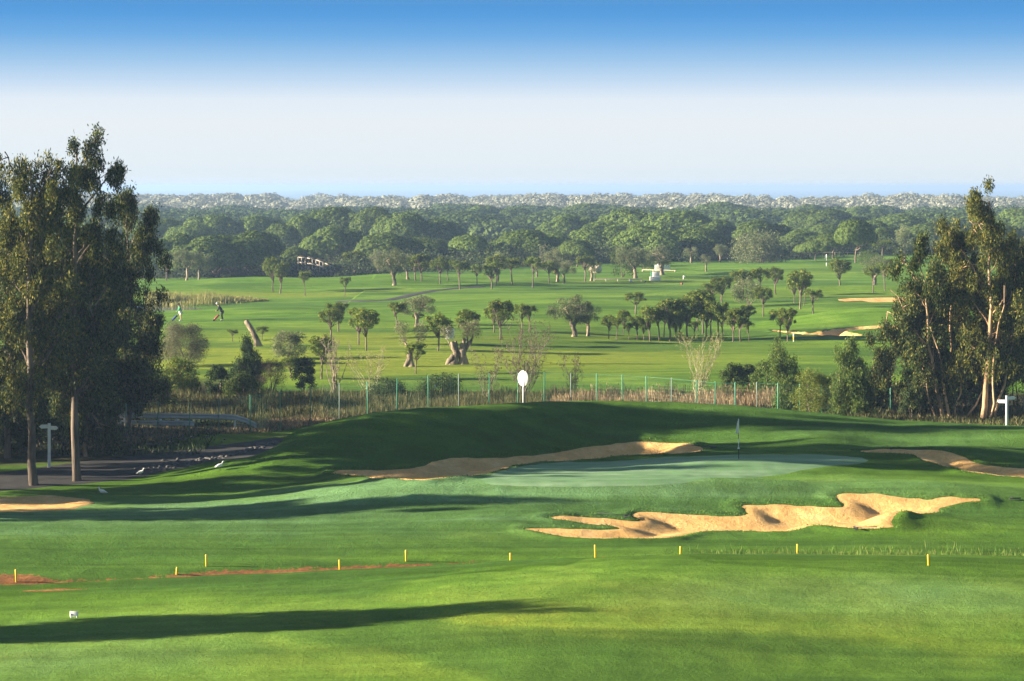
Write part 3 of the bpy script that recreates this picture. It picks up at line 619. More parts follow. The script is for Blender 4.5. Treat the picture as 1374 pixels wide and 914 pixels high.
# ------------------------------------------------------------------ young pines on the course
YP = [young_pine(4, 2.6, fr, ln, dn) for fr, ln, dn in ((.50, .1, 1.1), (.58, -.15, .9), (.45, .05, 1.25), (.62, .2, .8), (.54, -.05, 1.0))]
yp = [
 (443.5,453,413,34,'small pine with a leaning trunk, front tree of the pair below the far track'),
 (453.8,445,405.8,30,'small pine standing just behind the leaning one left of the ridge'),
 (366,392,345,25,'slim yellowish pine, left tree of the pair on the hillock under the timber bridge'),
 (376,394,352,26,'slim yellowish pine, right tree of the pair on the hillock under the timber bridge'),
 (409.5,396.6,364,20,'short pine with a thick pale trunk below the timber bridge'),
 (462.5,399,371,15,'tiny sparse pine on the hillock at the left end of the dark track'),
 (309,374,349.5,24,'round young pine alone at the wood edge above the reeds'),
 (224,377,337,24,'tall thin pine at the wood edge next to the left eucalyptus crown'),
 (332,371,339,28,'pine with forked top at the wood edge right of the round young pine'),
 (474.5,371,336,36,'dark broad pine on the hillock crest right of the timber bridge'),
 (444,373.6,357,22,'low pine just below the end of the timber bridge'),
 (431.5,508.7,449.4,34,'ragged pine with bare lower trunk beside the grey bare tree behind the fence'),
 (481.8,463,412.7,30,'pine with dark crown, left tree of the pair left of the gnarled olives'),
 (491.5,471,413.8,34,'pine with dark crown, right and nearer tree of the pair left of the gnarled olives'),
 (533,442.5,405.8,28,'dark pine crowding the pale olive left of the giant forked olive'),
 (587.5,471,420.7,36,'pine with full crown just left of the giant forked olive trunk'),
 (628,462,415.4,33,'dark pine crown rising behind the giant forked olive'),
 (662.6,446,409,27,'shorter pine of the pair right of the giant forked olive'),
 (671.8,456,401.7,33,'taller pine of the pair right of the giant forked olive'),
 (700,451.7,408,24,'left of two touching pines above the white round sign'),
 (711,447,408.5,23,'right of two touching pines above the white round sign'),
 (558,501.8,459,30,'small dark pine in front of the stubby gnarled olive'),
 (561,434.5,420,16,'tiny round pine right of the olive and dark pine clump'),
 (591,381,345,26,'slender pine at the right end of the olive row by the dark track'),
 (601,377,348.4,20,'slender pine behind the one at the end of the olive row'),
 (617,388.6,348.8,28,'slender pine standing on the edge of the dark track'),
 (640,382,355,16,'thin wispy pine between the track pine and the dark grove'),
 (659.4,387.9,350.7,26,'front pine of the dark grove around the leaning olive'),
 (665,384,341.5,28,'tallest pine of the dark grove around the leaning olive'),
 (687.4,382,346.5,26,'pine right of the leaning olive in the dark grove'),
 (714.5,385.8,344,25,'upright pine with dark trunk standing alone right of the grove'),
 (736.3,380,350,22,'pine at the left of the small olives near the long timber beam'),
 (565.6,377.8,340,26,'brown topped pine in the olive row on the hillock'),
 (557.4,376.6,344,22,'paler pine hugging the brown topped one in the olive row'),
 (785.5,377.8,344,28,'pine leaning over the left end of the long timber beam'),
 (799,374.8,348,18,'thin pine behind the one at the timber beam end'),
 (853,421.9,392,30,'flat topped pine standing alone on the slope above the plantation'),
 (837,449.4,415.4,18,'thin pale pine behind the left end of the plantation'),
 (1041,395.5,358.7,24,'pine with round head left of the slope pine trio'),
 (1020,399,360,27,'pine behind the grey shrub on the right slope'),
 (997,401,364.5,27,'reddish tipped pine at the left of the grey shrub on the slope'),
 (1024,425,385,27,'pine leaning out from the right side of the grey shrub'),
 (1065.4,407,369,20,'left rear pine of the slope trio'),
 (1074,415,362,34,'large dense pine, middle of the slope trio'),
 (1079,410,372,16,'thin pine hidden behind the large one of the slope trio'),
 (1090.7,422.6,387.4,27,'short front pine, right of the slope trio'),
 (1046.6,455,413.8,27,'left tree of the pine pair beside the yellow banded stake'),
 (1056.5,458,413,25,'right tree of the pine pair beside the yellow banded stake'),
 (1127,388.6,347,30,'umbrella shaped small pine alone below the white far flag'),
 (1172,393,357,22,'thin pine in front of the broad olive on the right'),
 (1187,390,352,24,'thin dark pine right of the broad olive on the right'),
 (956,412,379,30,'dark pine over the plantation, lowest of the slope row'),
 (968,406,371,30,'dark pine over the plantation, middle of the slope row'),
 (992,400,362,28,'dark pine over the plantation, highest of the slope row'),
 (1184,346,322,30,'low dark pine at the wood edge between the tall pine and tall olive'),
 (312,458.6,442,16,'tiny dark pine left of the dead stump'),
 (351.6,456,438,19,'tiny pine just right of the dead stump'),
 (390,508,478,26,'bright green young pine behind the dark cypress shrub by the fence'),
]
plant = [(817,455,422.6,19),(827,456,427,17),(843.7,456,434.6,15),(855,456.4,423.7,25),(863.8,457,427,15),(872,458,410.6,28),(885,457.5,415,27),(890.6,452,413,23),(899,458,400,37),(906.5,457.5,421.5,19),
 (912.7,457.7,413,27),(923,458,398.6,37),(931,455,430,17),(936,444,388,32),(943.4,448,393,34),(947.8,458,404,29),(954,454.7,406,27),(963.8,458,404,31),(969,458,413,25),(983.4,458.6,413,25),(993.7,458.6,415,27),(1004.8,458.6,430,15),(1003,447,409.5,21)]
words = ['leftmost', 'second', 'third', 'fourth', 'fifth', 'sixth', 'seventh', 'eighth', 'ninth', 'tenth', 'eleventh', 'twelfth', 'thirteenth', 'fourteenth', 'fifteenth', 'sixteenth', 'seventeenth', 'eighteenth', 'nineteenth', 'twentieth', 'twenty-first', 'twenty-second', 'twenty-third']
for i, (a, b, c, w) in enumerate(sorted(plant)):
    h = 'short' if b - c < 30 else ('tall' if b - c > 52 else 'medium')
    pos = 'leftmost' if i == 0 else ('rightmost' if i == len(plant) - 1 else words[i] + ' from left')
    yp.append((a, b, c, w, f'{h} pine, {pos}, in the close row of pines at centre right'))
for i, (px, b, t, w, lab) in enumerate(yp):
    g = ground_at(px, b); s = g.y / FPX; hh = (b - t) * s * 1.0; ww = w * s * 1.12
    me = YP[(i * 3 + 1) % 5] if w < 33 else YP[(2, 0)[i % 2]]
    grp = 'pines of the close row at centre right' if 'close row' in lab else 'young pines on the course'
    make_tree('pine_tree', me, g, lab, 'pine tree', grp, (ww / 2.4, ww / 2.4, hh / 3.9))

# ------------------------------------------------------------------ olives
OL = [olive_tree(4.5, 4.5, 3), olive_tree(4.5, 4.5, 2, trunk=.34, fork_h=.38), olive_tree(4.5, 4.5, 4, trunk=.42, fork_h=.25), olive_tree(4.5, 4.5, 1, trunk=.36, fork_h=.4, k=11)]
ol = [(1174,384,343.8,46,0,'broad low olive with forked trunk below the tall wood edge pine'),
 (1213,354,299,34,3,'tall olive with thick single trunk beside the right eucalyptus'),
 (1229,352,322,26,3,'small olive tucked between the tall olive and the right eucalyptus'),
 (770.5,451.7,397.8,52,2,'big ancient olive, left of the two above the long shadows'),
 (789,451,406,40,0,'big ancient olive, right of the two above the long shadows'),
 (559,438,396.6,48,1,'pale topped olive behind the dark pine at centre left'),
 (529,383,335.7,38,2,'largest olive of the hillock row at the end of the dark track'),
 (507,372.5,335.7,32,1,'thin crowned olive at the left end of the hillock row'),
 (547,374.8,340,28,0,'olive with arching branch in the hillock row'),
 (667,378,339,34,1,'olive with a low leaning trunk inside the dark grove'),
 (756.7,380.5,349.5,30,1,'olive with pale forked trunk left of the long timber beam'),
 (748,378,334,34,0,'thin grey olive behind the pale forked one'),
 (794,377,349,32,3,'leaning olive at the left end of the timber beam'),
 (853,373.6,331,40,0,'round headed olive behind the long timber beam'),
 (888,369,331,46,2,'wide olive straddling the white blocks'),
 (927.8,353,330,26,3,'grey olive on the crest right of the white blocks'),
 (947,364.5,340,20,3,'pruned olive with dark leaning trunk on the crest slope'),
 (965.7,351.8,328,20,1,'smallest olive on the crest before the wood'),
 (250.5,377.5,336,34,1,'pale olive, left of two at the wood edge above the reeds'),
 (266.6,377,338,30,1,'grey olive with bent trunk, right of two above the reeds'),
 (720,372,352,22,3,'small grey tree behind the lone upright pine')]
for i, (px, b, t, w, k, lab) in enumerate(ol):
    g = ground_at(px, b); s = g.y / FPX
    make_tree('olive_tree', OL[k], g, lab, 'olive tree', 'olive trees on the course', (w * s / 3.9, w * s / 3.9, (b - t) * s / 4.25))
def forked_olive():
    segs = [(bend((-.35, 0, -.2), (-.15, 0, 1.0), 6, .04), np.array([.75, .5, .40, .36, .34, .30])), (bend((.35, .1, -.2), (.3, 0, 1.1), 6, .04), np.array([.7, .48, .40, .38, .36, .33])),
            (bend((-.1, 0, .6), (-.55, 0, 1.75), 6, .05), np.array([.36, .34, .3, .27, .25, .22])), (bend((-.15, 0, 1.0), (-.22, 0, 1.8), 5, .05), np.array([.28, .26, .24, .22, .16])),
            (bend((.25, 0, .9), (1.05, .1, 1.9), 7, .05), np.array([.38, .34, .30, .28, .25, .2, .14])), (bend((.2, 0, 1.1), (.55, 0, 2.0), 6, .05), np.array([.3, .26, .24, .22, .2, .14])),
            (bend((-.5, 0, 1.3), (-1.0, 0, 2.2), 6, .08), np.array([.10, .08, .06, .05, .04, .03])), (bend((1.0, 0, 1.8), (1.25, 0, 2.7), 6, .08), np.linspace(.12, .04, 6)),
            (bend((-.9, 0, -.2), (-.35, 0, .7), 5, .05), np.linspace(.28, .3, 5)), (bend((.75, 0, -.2), (.4, 0, .8), 5, .05), np.linspace(.3, .28, 5))]
    C = np.array([(-1.0, 0, 2.35), (-.8, .1, 2.7), (-1.2, 0, 2.6), (-.7, 0, 2.3), (.6, 0, 2.6), (.9, .1, 3.0), (1.25, 0, 2.7), (.5, -.1, 2.2), (1.0, 0, 2.35), (1.35, 0, 3.1), (.3, 0, 2.9), (1.5, .1, 2.4)])
    v, f = clump_leaves(C, np.full((len(C), 3), .36), 210, .12, .045, .9, 0, .15, (.4, 1.25))
    return trunk_mesh('trunk', segs, M['bark_olive'], 10, .26, .72), mesh_np('crown', v, f, M['willow'])
g = ground_at(615, 489); make_tree('olive_tree', forked_olive(), g, 'giant forked olive trunk with two pale tufts of leaves', 'olive tree', 'olive trees on the course', (1, 1, 1), 0)
def stub_olive():
    segs = [(bend((0, 0, -.2), (-.1, 0, 1.1), 6, .05), np.array([.6, .38, .32, .3, .28, .24])), (bend((-.5, 0, -.15), (-.1, 0, .6), 5, .05), np.linspace(.2, .24, 5)), (bend((-.1, 0, .9), (-.55, 0, 2.0), 6, .08), np.linspace(.2, .07, 6)), (bend((0, 0, 1.0), (.6, 0, 2.1), 6, .08), np.linspace(.2, .07, 6))]
    C = np.array([(-.6, 0, 2.3), (-.9, .1, 2.6), (-.4, 0, 2.8), (-.6, 0, 1.9), (.6, 0, 2.2), (.9, 0, 2.5), (.4, 0, 2.7), (.8, .1, 2.0), (-.9, 0, 3.0), (.7, 0, 2.9)])
    v, f = clump_leaves(C, np.full((len(C), 3), .36), 200, .12, .045, .9, 0, .15, (.4, 1.25))
    return trunk_mesh('trunk', segs, M['bark_olive'], 10, .26, .72), mesh_np('crown', v, f, M['willow'])
g = ground_at(552, 492); make_tree('olive_tree', stub_olive(), g, 'stubby gnarled olive with two pale tufts behind a small dark pine', 'olive tree', 'olive trees on the course', (1.05, 1.05, 1.08), 0)
g = ground_at(1018, 353); make_tree('olive_thicket', bushy(4.6, 9.6, 'olive', 60, 230, .3, low=.05, stems=9), g, 'very wide grey green olive thicket on the crest', 'thicket', None)
g = ground_at(1003, 410); make_tree('olive_shrub', bushy(2.9, 4.1, 'olive', 26, 170, .17), g, 'rounded grey green olive shrub on the right slope', 'olive shrub', None)

# dead stump
g = ground_at(346, 465)
P = np.array([(0, 0, -.2), (-.1, 0, .5), (-.35, 0, 1.1), (-.6, 0, 1.6), (-1.0, 0, 2.15), (-1.05, 0, 2.25)])
v, f = merge([tube(P, [.36, .26, .24, .23, .2, .1], 9, .14), tube(bend((.3, 0, -.2), (-.1, 0, .9), 5, .04), np.linspace(.26, .12, 5), 7, .1)])
o = link('tree_stump', mesh_np('tree_stump', v, f, M['bark_olive'], True), None, g); tag(o, 'dead leaning tree stump alone on the slope right of the golfers', 'tree stump')

# ------------------------------------------------------------------ shrubs by the fence
def shrub(name, px, b, t, w, label, cat='shrub', group='shrubs along the fence', d=None, **kw):
    g = ground_at(px, b)
    if d: g = Vector(((px - 687) * d / FPX, d, 0)); g.z = Hpt(g.x, g.y)
    s = g.y / FPX; topz = CAMZ - (t - HZ) * s; hh = topz - g.z
    return make_tree(name, bushy(hh, w * s, **kw), g, label, cat, group)
shrub('pale_bush', 246, 490, 434.5, 72, 'large pale silvery bush below the two golfers', mat='willow', k=60, n=280, leaf=.14, aspect=.28, d=188)
shrub('pine_bush', 241, 532, 482, 66, 'dark spreading pine bush under the pale silvery bush', mat='pine', k=34, n=200, leaf=.2, aspect=.3, d=160)
shrub('dark_bush', 292, 536, 488, 34, 'dark bluish bush left of the pointed conifer', mat='darkpine', k=26, n=200, d=156)
shrub('dark_bush', 326, 540, 500, 56, 'low dark bush at the foot of the pointed conifer', mat='shrub', k=30, n=180, d=155)
shrub('brown_bush', 364, 528, 482, 50, 'round brownish leafless bush right of the conifer', mat='brown', k=32, n=220, leaf=.12, aspect=.2, d=163)
shrub('round_bush', 386, 482, 445, 50, 'round pale topped bush on the slope above the brown bush', mat='olive', k=30, n=190, leaf=.14)
shrub('cypress_shrub', 408, 524, 478, 36, 'dark upright cypress shrub near the fence', mat='darkpine', k=28, n=200, d=163)
shrub('dark_bush', 205, 560, 500, 60, 'dark bush in the shade at the right side of the left eucalyptus stand', mat='shrub', k=32, n=190, d=146)
shrub('dark_bush', 590, 545, 508, 70, 'low dark bush behind the fence below the giant forked olive', mat='shrub', k=26, n=170, d=160)
shrub('dark_bush', 520, 548, 512, 60, 'low dark bush behind the fence left of centre', mat='under', k=24, n=170, d=158)
shrub('laurel_bush', 984, 515, 489, 36, 'dense dark green bush, left of the pair behind the fence', mat='shrub', k=24, n=190, leaf=.16, d=166)
shrub('laurel_bush', 1003, 515, 490, 30, 'dense dark green bush, right of the pair behind the fence', mat='shrub', k=22, n=190, leaf=.16, d=167)
shrub('yellow_bush', 1030, 525, 486, 52, 'yellow green bush behind the fence left of the column tree', mat='hedge', k=26, n=190, leaf=.15, d=160)
shrub('juniper_bush', 1088, 560, 493, 54, 'rounded yellow green juniper in front of the fence', mat='juniper', k=46, n=230, leaf=.12, aspect=.25, d=142)
shrub('dark_bush', 1115, 562, 505, 56, 'dark low bush between the juniper and the pointed young tree', mat='youngeuc', k=26, n=170, d=150)
shrub('bright_bush', 1110, 545, 505, 70, 'light green bush behind the juniper', mat='hedge', k=22, n=150, d=158)
shrub('dark_bush', 1225, 566, 520, 44, 'dark bush at the foot of the right eucalyptus stand', mat='under', k=24, n=170, d=144)
shrub('dark_bush', 1300, 566, 505, 70, 'shaded bush between the right eucalyptus trunks', mat='under', k=28, n=170, d=150)
shrub('dark_bush', 1362, 562, 490, 70, 'shaded bush behind the white signpost', mat='under', k=30, n=170, d=150)
shrub('rough_bush', 912, 460, 446, 16, 'tiny round bush among the row pines', group=None, mat='shrub', k=12, n=120)
shrub('rough_bush', 1165, 352, 340, 40, 'scrubby bush at the edge of the wood left of the tall olive', group=None, mat='hedge', k=16, n=120, leaf=.22)
shrub('rough_bush', 835, 372, 331, 44, 'dark rounded carob behind the long timber beam', group=None, mat='shrub', k=30, n=170, leaf=.25)
shrub('rough_bush', 866, 362, 345, 28, 'small bright bush left of the white blocks', group=None, mat='hedge', k=16, n=120, leaf=.2)
def bare(px, t, w, d, label, rz=None, **kw):
    x = (px - 687) * d / FPX; z = Hpt(x, d); s = d / FPX; hh = CAMZ - (t - HZ) * s - z
    return make_tree('bare_shrub', bare_shrub(hh, w * s, **kw), (x, d, z), label, 'shrub', 'leafless shrubs behind the fence', parts=('branches', 'leaves'))
bare(703, 438, 74, 158, 'leafless brown tree rising behind the white round sign', stems=16, sub=11, r0=.04, mat='twig', buds='brown')
bare(450, 452, 46, 162, 'leafless grey tree beside the ragged pine', stems=10, sub=9, r0=.05, mat='twig')
bare(938, 456, 62, 156, 'pale leafless willow rising above the dry reeds', stems=14, sub=10, r0=.028, mat='twigpale', buds='reed')
bare(770, 478, 40, 158, 'thin leafless shrub right of the white round sign', stems=9, sub=8, r0=.02, mat='twig', buds='brown')
bare(650, 470, 60, 157, 'thin leafless shrub left of the white round sign', stems=10, sub=8, r0=.018, mat='twigpale', buds='brown')
bare(500, 470, 90, 160, 'wide pale twiggy shrub behind the left part of the fence', stems=14, sub=8, r0=.016, mat='twigpale', buds='reed')
bare(1192, 470, 46, 152, 'thin leafless shrub left of the right eucalyptus stand', stems=10, sub=8, r0=.02, mat='twig', buds='brown')
bare(730, 330, 36, 392, 'pale leafless tree at the wood edge above the grove', stems=10, sub=8, r0=.07, mat='twigpale')
bare(878, 325, 36, 440, 'pale leafless tree among the pines behind the white blocks', stems=10, sub=8, r0=.07, mat='twigpale')

# ------------------------------------------------------------------ eucalyptus stands
def euc(px, b, t, label, prof_px, d=None, **kw):
    g = ground_at(px, b) if d is None else Vector(((px - 687) * d / FPX, d, Hpt((px - 687) * d / FPX, d)))
    s = g.y / FPX; hh = CAMZ - (t - HZ) * s - g.z
    prof = [((CAMZ - (y - HZ) * s - g.z) / hh, l * s, r * s) for y, l, r in prof_px]; prof.sort()
    return make_tree('eucalyptus_tree', eucalyptus(hh, prof, **kw), g, label, 'eucalyptus tree', 'eucalyptus trees', (1, 1, 1), 0)
euc(47, 652, 190, 'tall eucalyptus with golden sunlit crown at the left edge, rising from behind the path', [(195, 22, 24), (215, 44, 40), (260, 58, 52), (330, 66, 50), (400, 66, 44), (470, 60, 36), (520, 40, 26)], k=161, n=235, mat='eucsunlit', lean=-.1, trunk=.27, back=1.3)
euc(104, 646, 165, 'tallest eucalyptus of the left stand with a bare side branch near its top', [(170, 14, 16), (190, 22, 28), (212, 20, 28), (235, 14, 12), (262, 26, 20), (300, 44, 44), (360, 52, 60), (430, 48, 60), (500, 36, 44), (540, 26, 30)], k=161, n=235, mat='euc', lean=.15, trunk=.26, back=1.4,
    extra=[((.1, 0, 12.7), (1.75, 0, 14.9), .06, 5), ((.9, 0, 13.8), (1.6, 0, 13.5), .03, 3)])
g = ground_at(104, 646)
euc(168, 590, 250, 'dark rounded eucalyptus at the right side of the left stand', [(256, 14, 14), (285, 26, 26), (330, 36, 34), (400, 40, 44), (450, 34, 42), (500, 30, 36), (545, 30, 26)], d=132, k=170, n=240, mat='euc', trunk=.2)
euc(10, 612, 235, 'shaded eucalyptus behind the golden sunlit one', [(240, 20, 26), (290, 50, 50), (380, 60, 60), (470, 55, 55), (560, 50, 50)], d=124, k=150, n=230, mat='euc', trunk=.22)
euc(86, 578, 300, 'eucalyptus with orange lit lower trunk in the middle of the left stand', [(305, 30, 30), (380, 50, 50), (460, 50, 50), (520, 45, 45), (560, 40, 40)], d=138, k=130, n=230, mat='euc', bark='bark_sunlit', trunk=.18)
euc(116, 614, 340, 'low eucalyptus with orange lit stem right of the path curve', [(345, 20, 20), (420, 40, 40), (500, 44, 44), (560, 40, 44), (600, 30, 34)], d=124, k=126, n=220, mat='euc', bark='bark_sunlit', trunk=.15)
euc(182, 590, 425, 'small dark eucalyptus drooping over the guardrail', [(430, 10, 12), (460, 20, 18), (500, 22, 20), (535, 18, 14)], d=140, k=70, n=220, mat='euc', trunk=.12)
for i, (px, d, t, lab) in enumerate(((-95, 119, 230, 'nearest'), (-60, 131, 360, 'second'), (-210, 123.5, 330, 'third'), (-300, 110.5, 330, 'fourth'), (-420, 117, 185, 'fifth'), (-200, 107, 430, 'sixth'), (-330, 102.5, 470, 'seventh'))):
    euc(px, 600, t, f'{lab} eucalyptus beyond the left edge of the view', [(t + 8, 20, 24), (t + 60, 50, 50), (t + 120, 66, 66), (max(480, t + 150), 60, 60), (560, 50, 50)] if t < 400 else [(430, 20, 20), (500, 60, 60), (600, 60, 60)], d=d, k=84, n=190, leaf=.28, mat='euc', trunk=.24)
euc(-330, 700, 585, 'eucalyptus far out beyond the left edge, casting the foreground shadow', [(592, 40, 40), (640, 74, 74), (700, 80, 80), (760, 66, 66)], d=74.0, k=130, n=230, mat='euc', trunk=.25)
def small(name, cat, px, t, d, label, prof_px, **kw):
    e = euc(px, 0, t, label, prof_px, d=d, **kw); e.name = name; e['category'] = cat; e['group'] = 'pointed young trees along the fence'; return e
small('young_tree', 'tree', 1061, 458, 149, 'slim upright young eucalyptus poking above the fence', [(461, 3, 3), (475, 8, 8), (495, 13, 13), (525, 17, 17), (548, 14, 14)], k=84, n=150, mat='youngeuc', trunk=.07, first=.05, leaf=.16)
small('young_tree', 'tree', 1141, 452, 146, 'pointed young eucalyptus between the juniper and the dark tree', [(455, 3, 3), (475, 12, 12), (500, 20, 18), (530, 25, 22), (552, 22, 20)], k=126, n=160, mat='youngeuc', trunk=.08, first=.05, leaf=.16)
small('young_tree', 'tree', 1168, 468, 149, 'darker spreading young tree right of the pointed one', [(472, 5, 5), (490, 13, 14), (520, 20, 24), (550, 18, 22)], k=112, n=160, mat='euc', trunk=.08, first=.05, leaf=.16)
small('conifer_tree', 'conifer', 328.6, 452, 163, 'dark pointed conifer behind the guardrail', [(455, 2, 2), (470, 7, 7), (490, 12, 12), (510, 17, 17), (530, 18, 18)], k=105, n=150, mat='darkpine', trunk=.08, first=.05, leaf=.16)
# right stand
euc(1296, 562, 300, 'dense eucalyptus filling the middle of the right stand', [(305, 20, 20), (350, 40, 40), (420, 60, 60), (500, 50, 50), (545, 30, 30)], d=151, k=140, n=230, mat='euc', trunk=.16)
euc(1235, 562, 385, 'lowest eucalyptus at the left flank of the right stand', [(390, 12, 12), (430, 24, 26), (490, 26, 30), (545, 22, 26)], d=147, k=84, n=220, mat='euc', trunk=.12)
euc(1267, 562, 322, 'bushy eucalyptus with pale curving stems at the left of the right stand', [(330, 12, 14), (350, 30, 26), (400, 52, 34), (460, 54, 36), (510, 50, 30), (548, 36, 24)], d=144, k=155, n=230, mat='euc', bark='bark_sunlit', lean=-.9, trunk=.17, back=1.5,
    extra=[((.3, -.3, 0), (-.9, -.3, 5.5), .09), ((1.2, -.3, 0), (3.5, -.3, 3.6), .07), ((.6, -.2, 0), (1.3, -.2, 5.0), .06), ((-.5, -.3, 0), (-1.6, -.3, 4.2), .05)])
euc(1318, 566, 248, 'tallest eucalyptus of the right stand with bright sunlit trunk', [(252, 10, 12), (268, 24, 22), (300, 36, 36), (345, 44, 50), (390, 50, 56), (440, 46, 50), (500, 36, 40)], d=143, k=170, n=230, mat='eucsunlit', bark='bark_sunlit', trunk=.24, lean=-.1, back=1.6, extra=[((.4, -.4, 0), (1.2, -.5, 8.0), .08)])
euc(1272, 560, 284, 'slender eucalyptus with a narrow top between the bushy and tallest ones', [(288, 8, 10), (310, 18, 18), (350, 20, 20), (400, 20, 20)], d=149, k=60, n=230, mat='eucsunlit', bark='bark_sunlit', trunk=.12)
euc(1330, 566, 330, 'eucalyptus with forked bright stem leaning right', [(335, 20, 30), (400, 30, 50), (470, 30, 50), (520, 24, 34)], d=144, k=84, n=220, mat='euc', bark='bark_sunlit', trunk=.18, lean=.9, back=1.6, extra=[((.1, -.4, 0), (1.9, -.5, 6.5), .09)])
euc(1378, 560, 305, 'reddish tinged eucalyptus at the right edge', [(310, 24, 24), (360, 36, 36), (420, 44, 44), (500, 40, 40)], d=150, k=110, n=230, mat='eucsunlit', bark='bark_euc', trunk=.2)

# ------------------------------------------------------------------ far wood
UP = [umbrella_pine(8, 14, lw, 'bigpine', nl=q) for lw, q in ((.10, 5), (.30, 4), (.05, 3), (.40, 2))]
fw = [
 (235,314,70,392,2,'dome pine at the left of the wood above the reeds'),(290,316,110,385,0,'broad dark dome pine behind the two pale olives'),(335,311,90,405,2,'dome pine behind the forked young pine at the wood edge'),(400,332,46,400,2,'low grey pine left of the timber bridge'),
 (445,304,72,440,0,'round domed pine directly above the timber bridge'),(522,313,84,420,2,'bright dome pine behind the thin crowned olive'),(562,318,76,432,0,'dome pine behind the end of the olive row'),
 (629,316,60,425,3,'spreading pine with a pale leaning trunk above the dark track'),(668,322,42,432,2,'small dome pine right of the pale leaning trunk'),(708,308,72,428,0,'large dome pine behind the dark grove'),(742,312,56,450,2,'dome pine shoulder right of the large one behind the grove'),
 (774,322,50,405,3,'flat pine with leaning reddish trunk above the small olives'),(812,298,74,470,0,'rounded pine above the dark carob'),(866,303,78,430,2,'bright dome pine above the round headed olive'),(933,306,86,440,0,'dark dome pine above the crest olives'),
 (1022,296,70,480,2,'dome pine rising behind the wide olive thicket'),(1073,309,52,470,0,'dark pine left of the pale flat ones near the hut'),(1077,328,26,436,3,'smallest flat pine above the timber hut'),(1093,323,32,430,3,'second small flat pine right of the timber hut'),(1117,313,52,432,3,'broad flat pine above the white far flag'),
 (1147.5,295.5,58,403,3,'tall umbrella pine with a stout bare trunk at the wood edge'),(1172,296,56,520,0,'pine crown just behind the tall umbrella pine'),(1103,302,66,520,2,'bright low crown between the tall pine and the dark one'),
 (218,293,78,520,0,'distant crown left in the second rank near the eucalyptus'),(258,300,60,500,2,'second rank crown above the pale olives'),(290,288,72,540,0,'second rank crown rising above the dark dome'),(348,290,62,540,2,'second rank crown left of the great ridge of pines'),(375,300,50,500,0,'second rank crown behind the low grey pine'),
 (405,289,60,510,2,'left shoulder of the great ridge of pines above the bridge'),(450,278,76,525,0,'top crown of the great ridge of pines above the bridge'),(498,279,68,520,2,'right crown of the great ridge of pines'),(545,285,74,500,0,'dark crown right of the great ridge of pines'),(590,294,66,500,2,'shaded crown sloping down right of the ridge'),
 (764,288,74,560,0,'crown rising over the dome pine right of the grove'),(844,282,96,520,2,'broad crown at centre right of the second rank'),(916,283,104,510,0,'broadest crown of the second rank at right of centre'),(965,296,60,500,2,'crown sloping right from the broadest one'),(1000,312,44,470,0,'dark crown left of the wide olive thicket top'),
 (1108.7,281,90,620,0,'long crown on the third rank above the hut'),(1216,288,84,600,2,'third rank crown left of the right eucalyptus top'),(1190,305,60,480,0,'second rank crown behind the tall olive'),(1240,300,60,500,2,'second rank crown partly behind the right eucalyptus'),(1362,280,64,600,0,'third rank crown right of the right eucalyptus top'),(1345,300,70,480,2,'second rank crown glimpsed through the right eucalyptus'),
 (610,281,62,760,0,'left crown of the far blue green rank above the dark hollow'),(647,276,66,780,2,'highest crown of the far blue green rank above the dark hollow'),(692,279,64,780,0,'right crown of the far blue green rank above the dark hollow'),(725,285,44,740,2,'last crown of the far rank sloping to the dark hollow'),
 (790,273,72,820,0,'far crown at centre just under the pale dune trees'),(742,280,50,820,2,'far low crown left of the centre one'),(835,277,66,800,0,'far crown right of the centre one'),(972,272,90,820,2,'far high crown right of centre under the dune trees'),(1000,280,60,760,0,'far crown under the high one right of centre'),(1084,275,60,820,2,'far crown touching the pale dune trees at right'),(1156,277,62,800,0,'far crown above the tall umbrella pine'),(1200,287,60,720,2,'far crown right of the tall umbrella pine')]
for i, (px, t, w, d, k, lab) in enumerate(fw):
    x = (px - 687) * d / FPX; z = Hpt(x, d); s = d / FPX; hh = CAMZ - (t - HZ) * s - z
    make_tree('umbrella_pine', UP[k], (x, d, z), lab, 'umbrella pine', 'umbrella pines of the far wood', (w * s / 10.6, w * s / 12.0, hh / 8.0))
# unnumbered far wood as a mass, undergrowth and dune trees
def mass(name, n, fx, mat, leafn, leaf, label, cat, up=.35, shell=(.75, 1.1), jit=.6):
    C = []; Rr = []
    for i in range(n):
        x, y, zr, r = fx(); C.append((x, y, Hcheap(x, y) + zr)); Rr.append(r)
    v, f = clump_leaves(np.array(C), np.array(Rr), leafn, leaf, leaf * .55, jit, 0, up, shell)
    return tag(link(name, mesh_np(name, v, f, M[mat])), label, cat, kind='stuff')
def Hcheap(x, y): return float(H0f(x, y))
C, DN, Rr = [], [], []
for i in range(360):
    y = 600 + 380 * rng.random() ** .85; half = y * .235; x = rng.uniform(-half, half); Wd = rng.uniform(15, 27); top = rng.uniform(4.2, 6.2); g0 = Hcheap(x, y)
    for p, d in dome_points(x, y, g0 + top * .25, Wd * .45, top * .72, 3.3):
        r = rng.uniform(.9, 1.6); C.append(p); DN.append(d); Rr.append((r * 1.1, r * 1.1, r * .7))
v, f = dome_leaves(np.array(C), np.array(Rr), np.array(DN), 30, 1.0, .6, .22, .4)
tag(link('far_pine_wood', mesh_np('far_pine_wood', v, f, M['farpine'])), 'hazy mass of pine tops behind the countable pines', 'pine wood', kind='stuff')
def fx_near():
    y = rng.uniform(375, 570); x0 = 0; half = y * .235; x = rng.uniform(-half, half); r = rng.uniform(1.5, 3.0)
    y = max(y, float(np.interp(x, [-80, -20, 10, 60, 110], [374, 390, 420, 450, 460])) + rng.random() * 6)
    return x, y, rng.uniform(.0, 2.4), (r, r, r * .7)
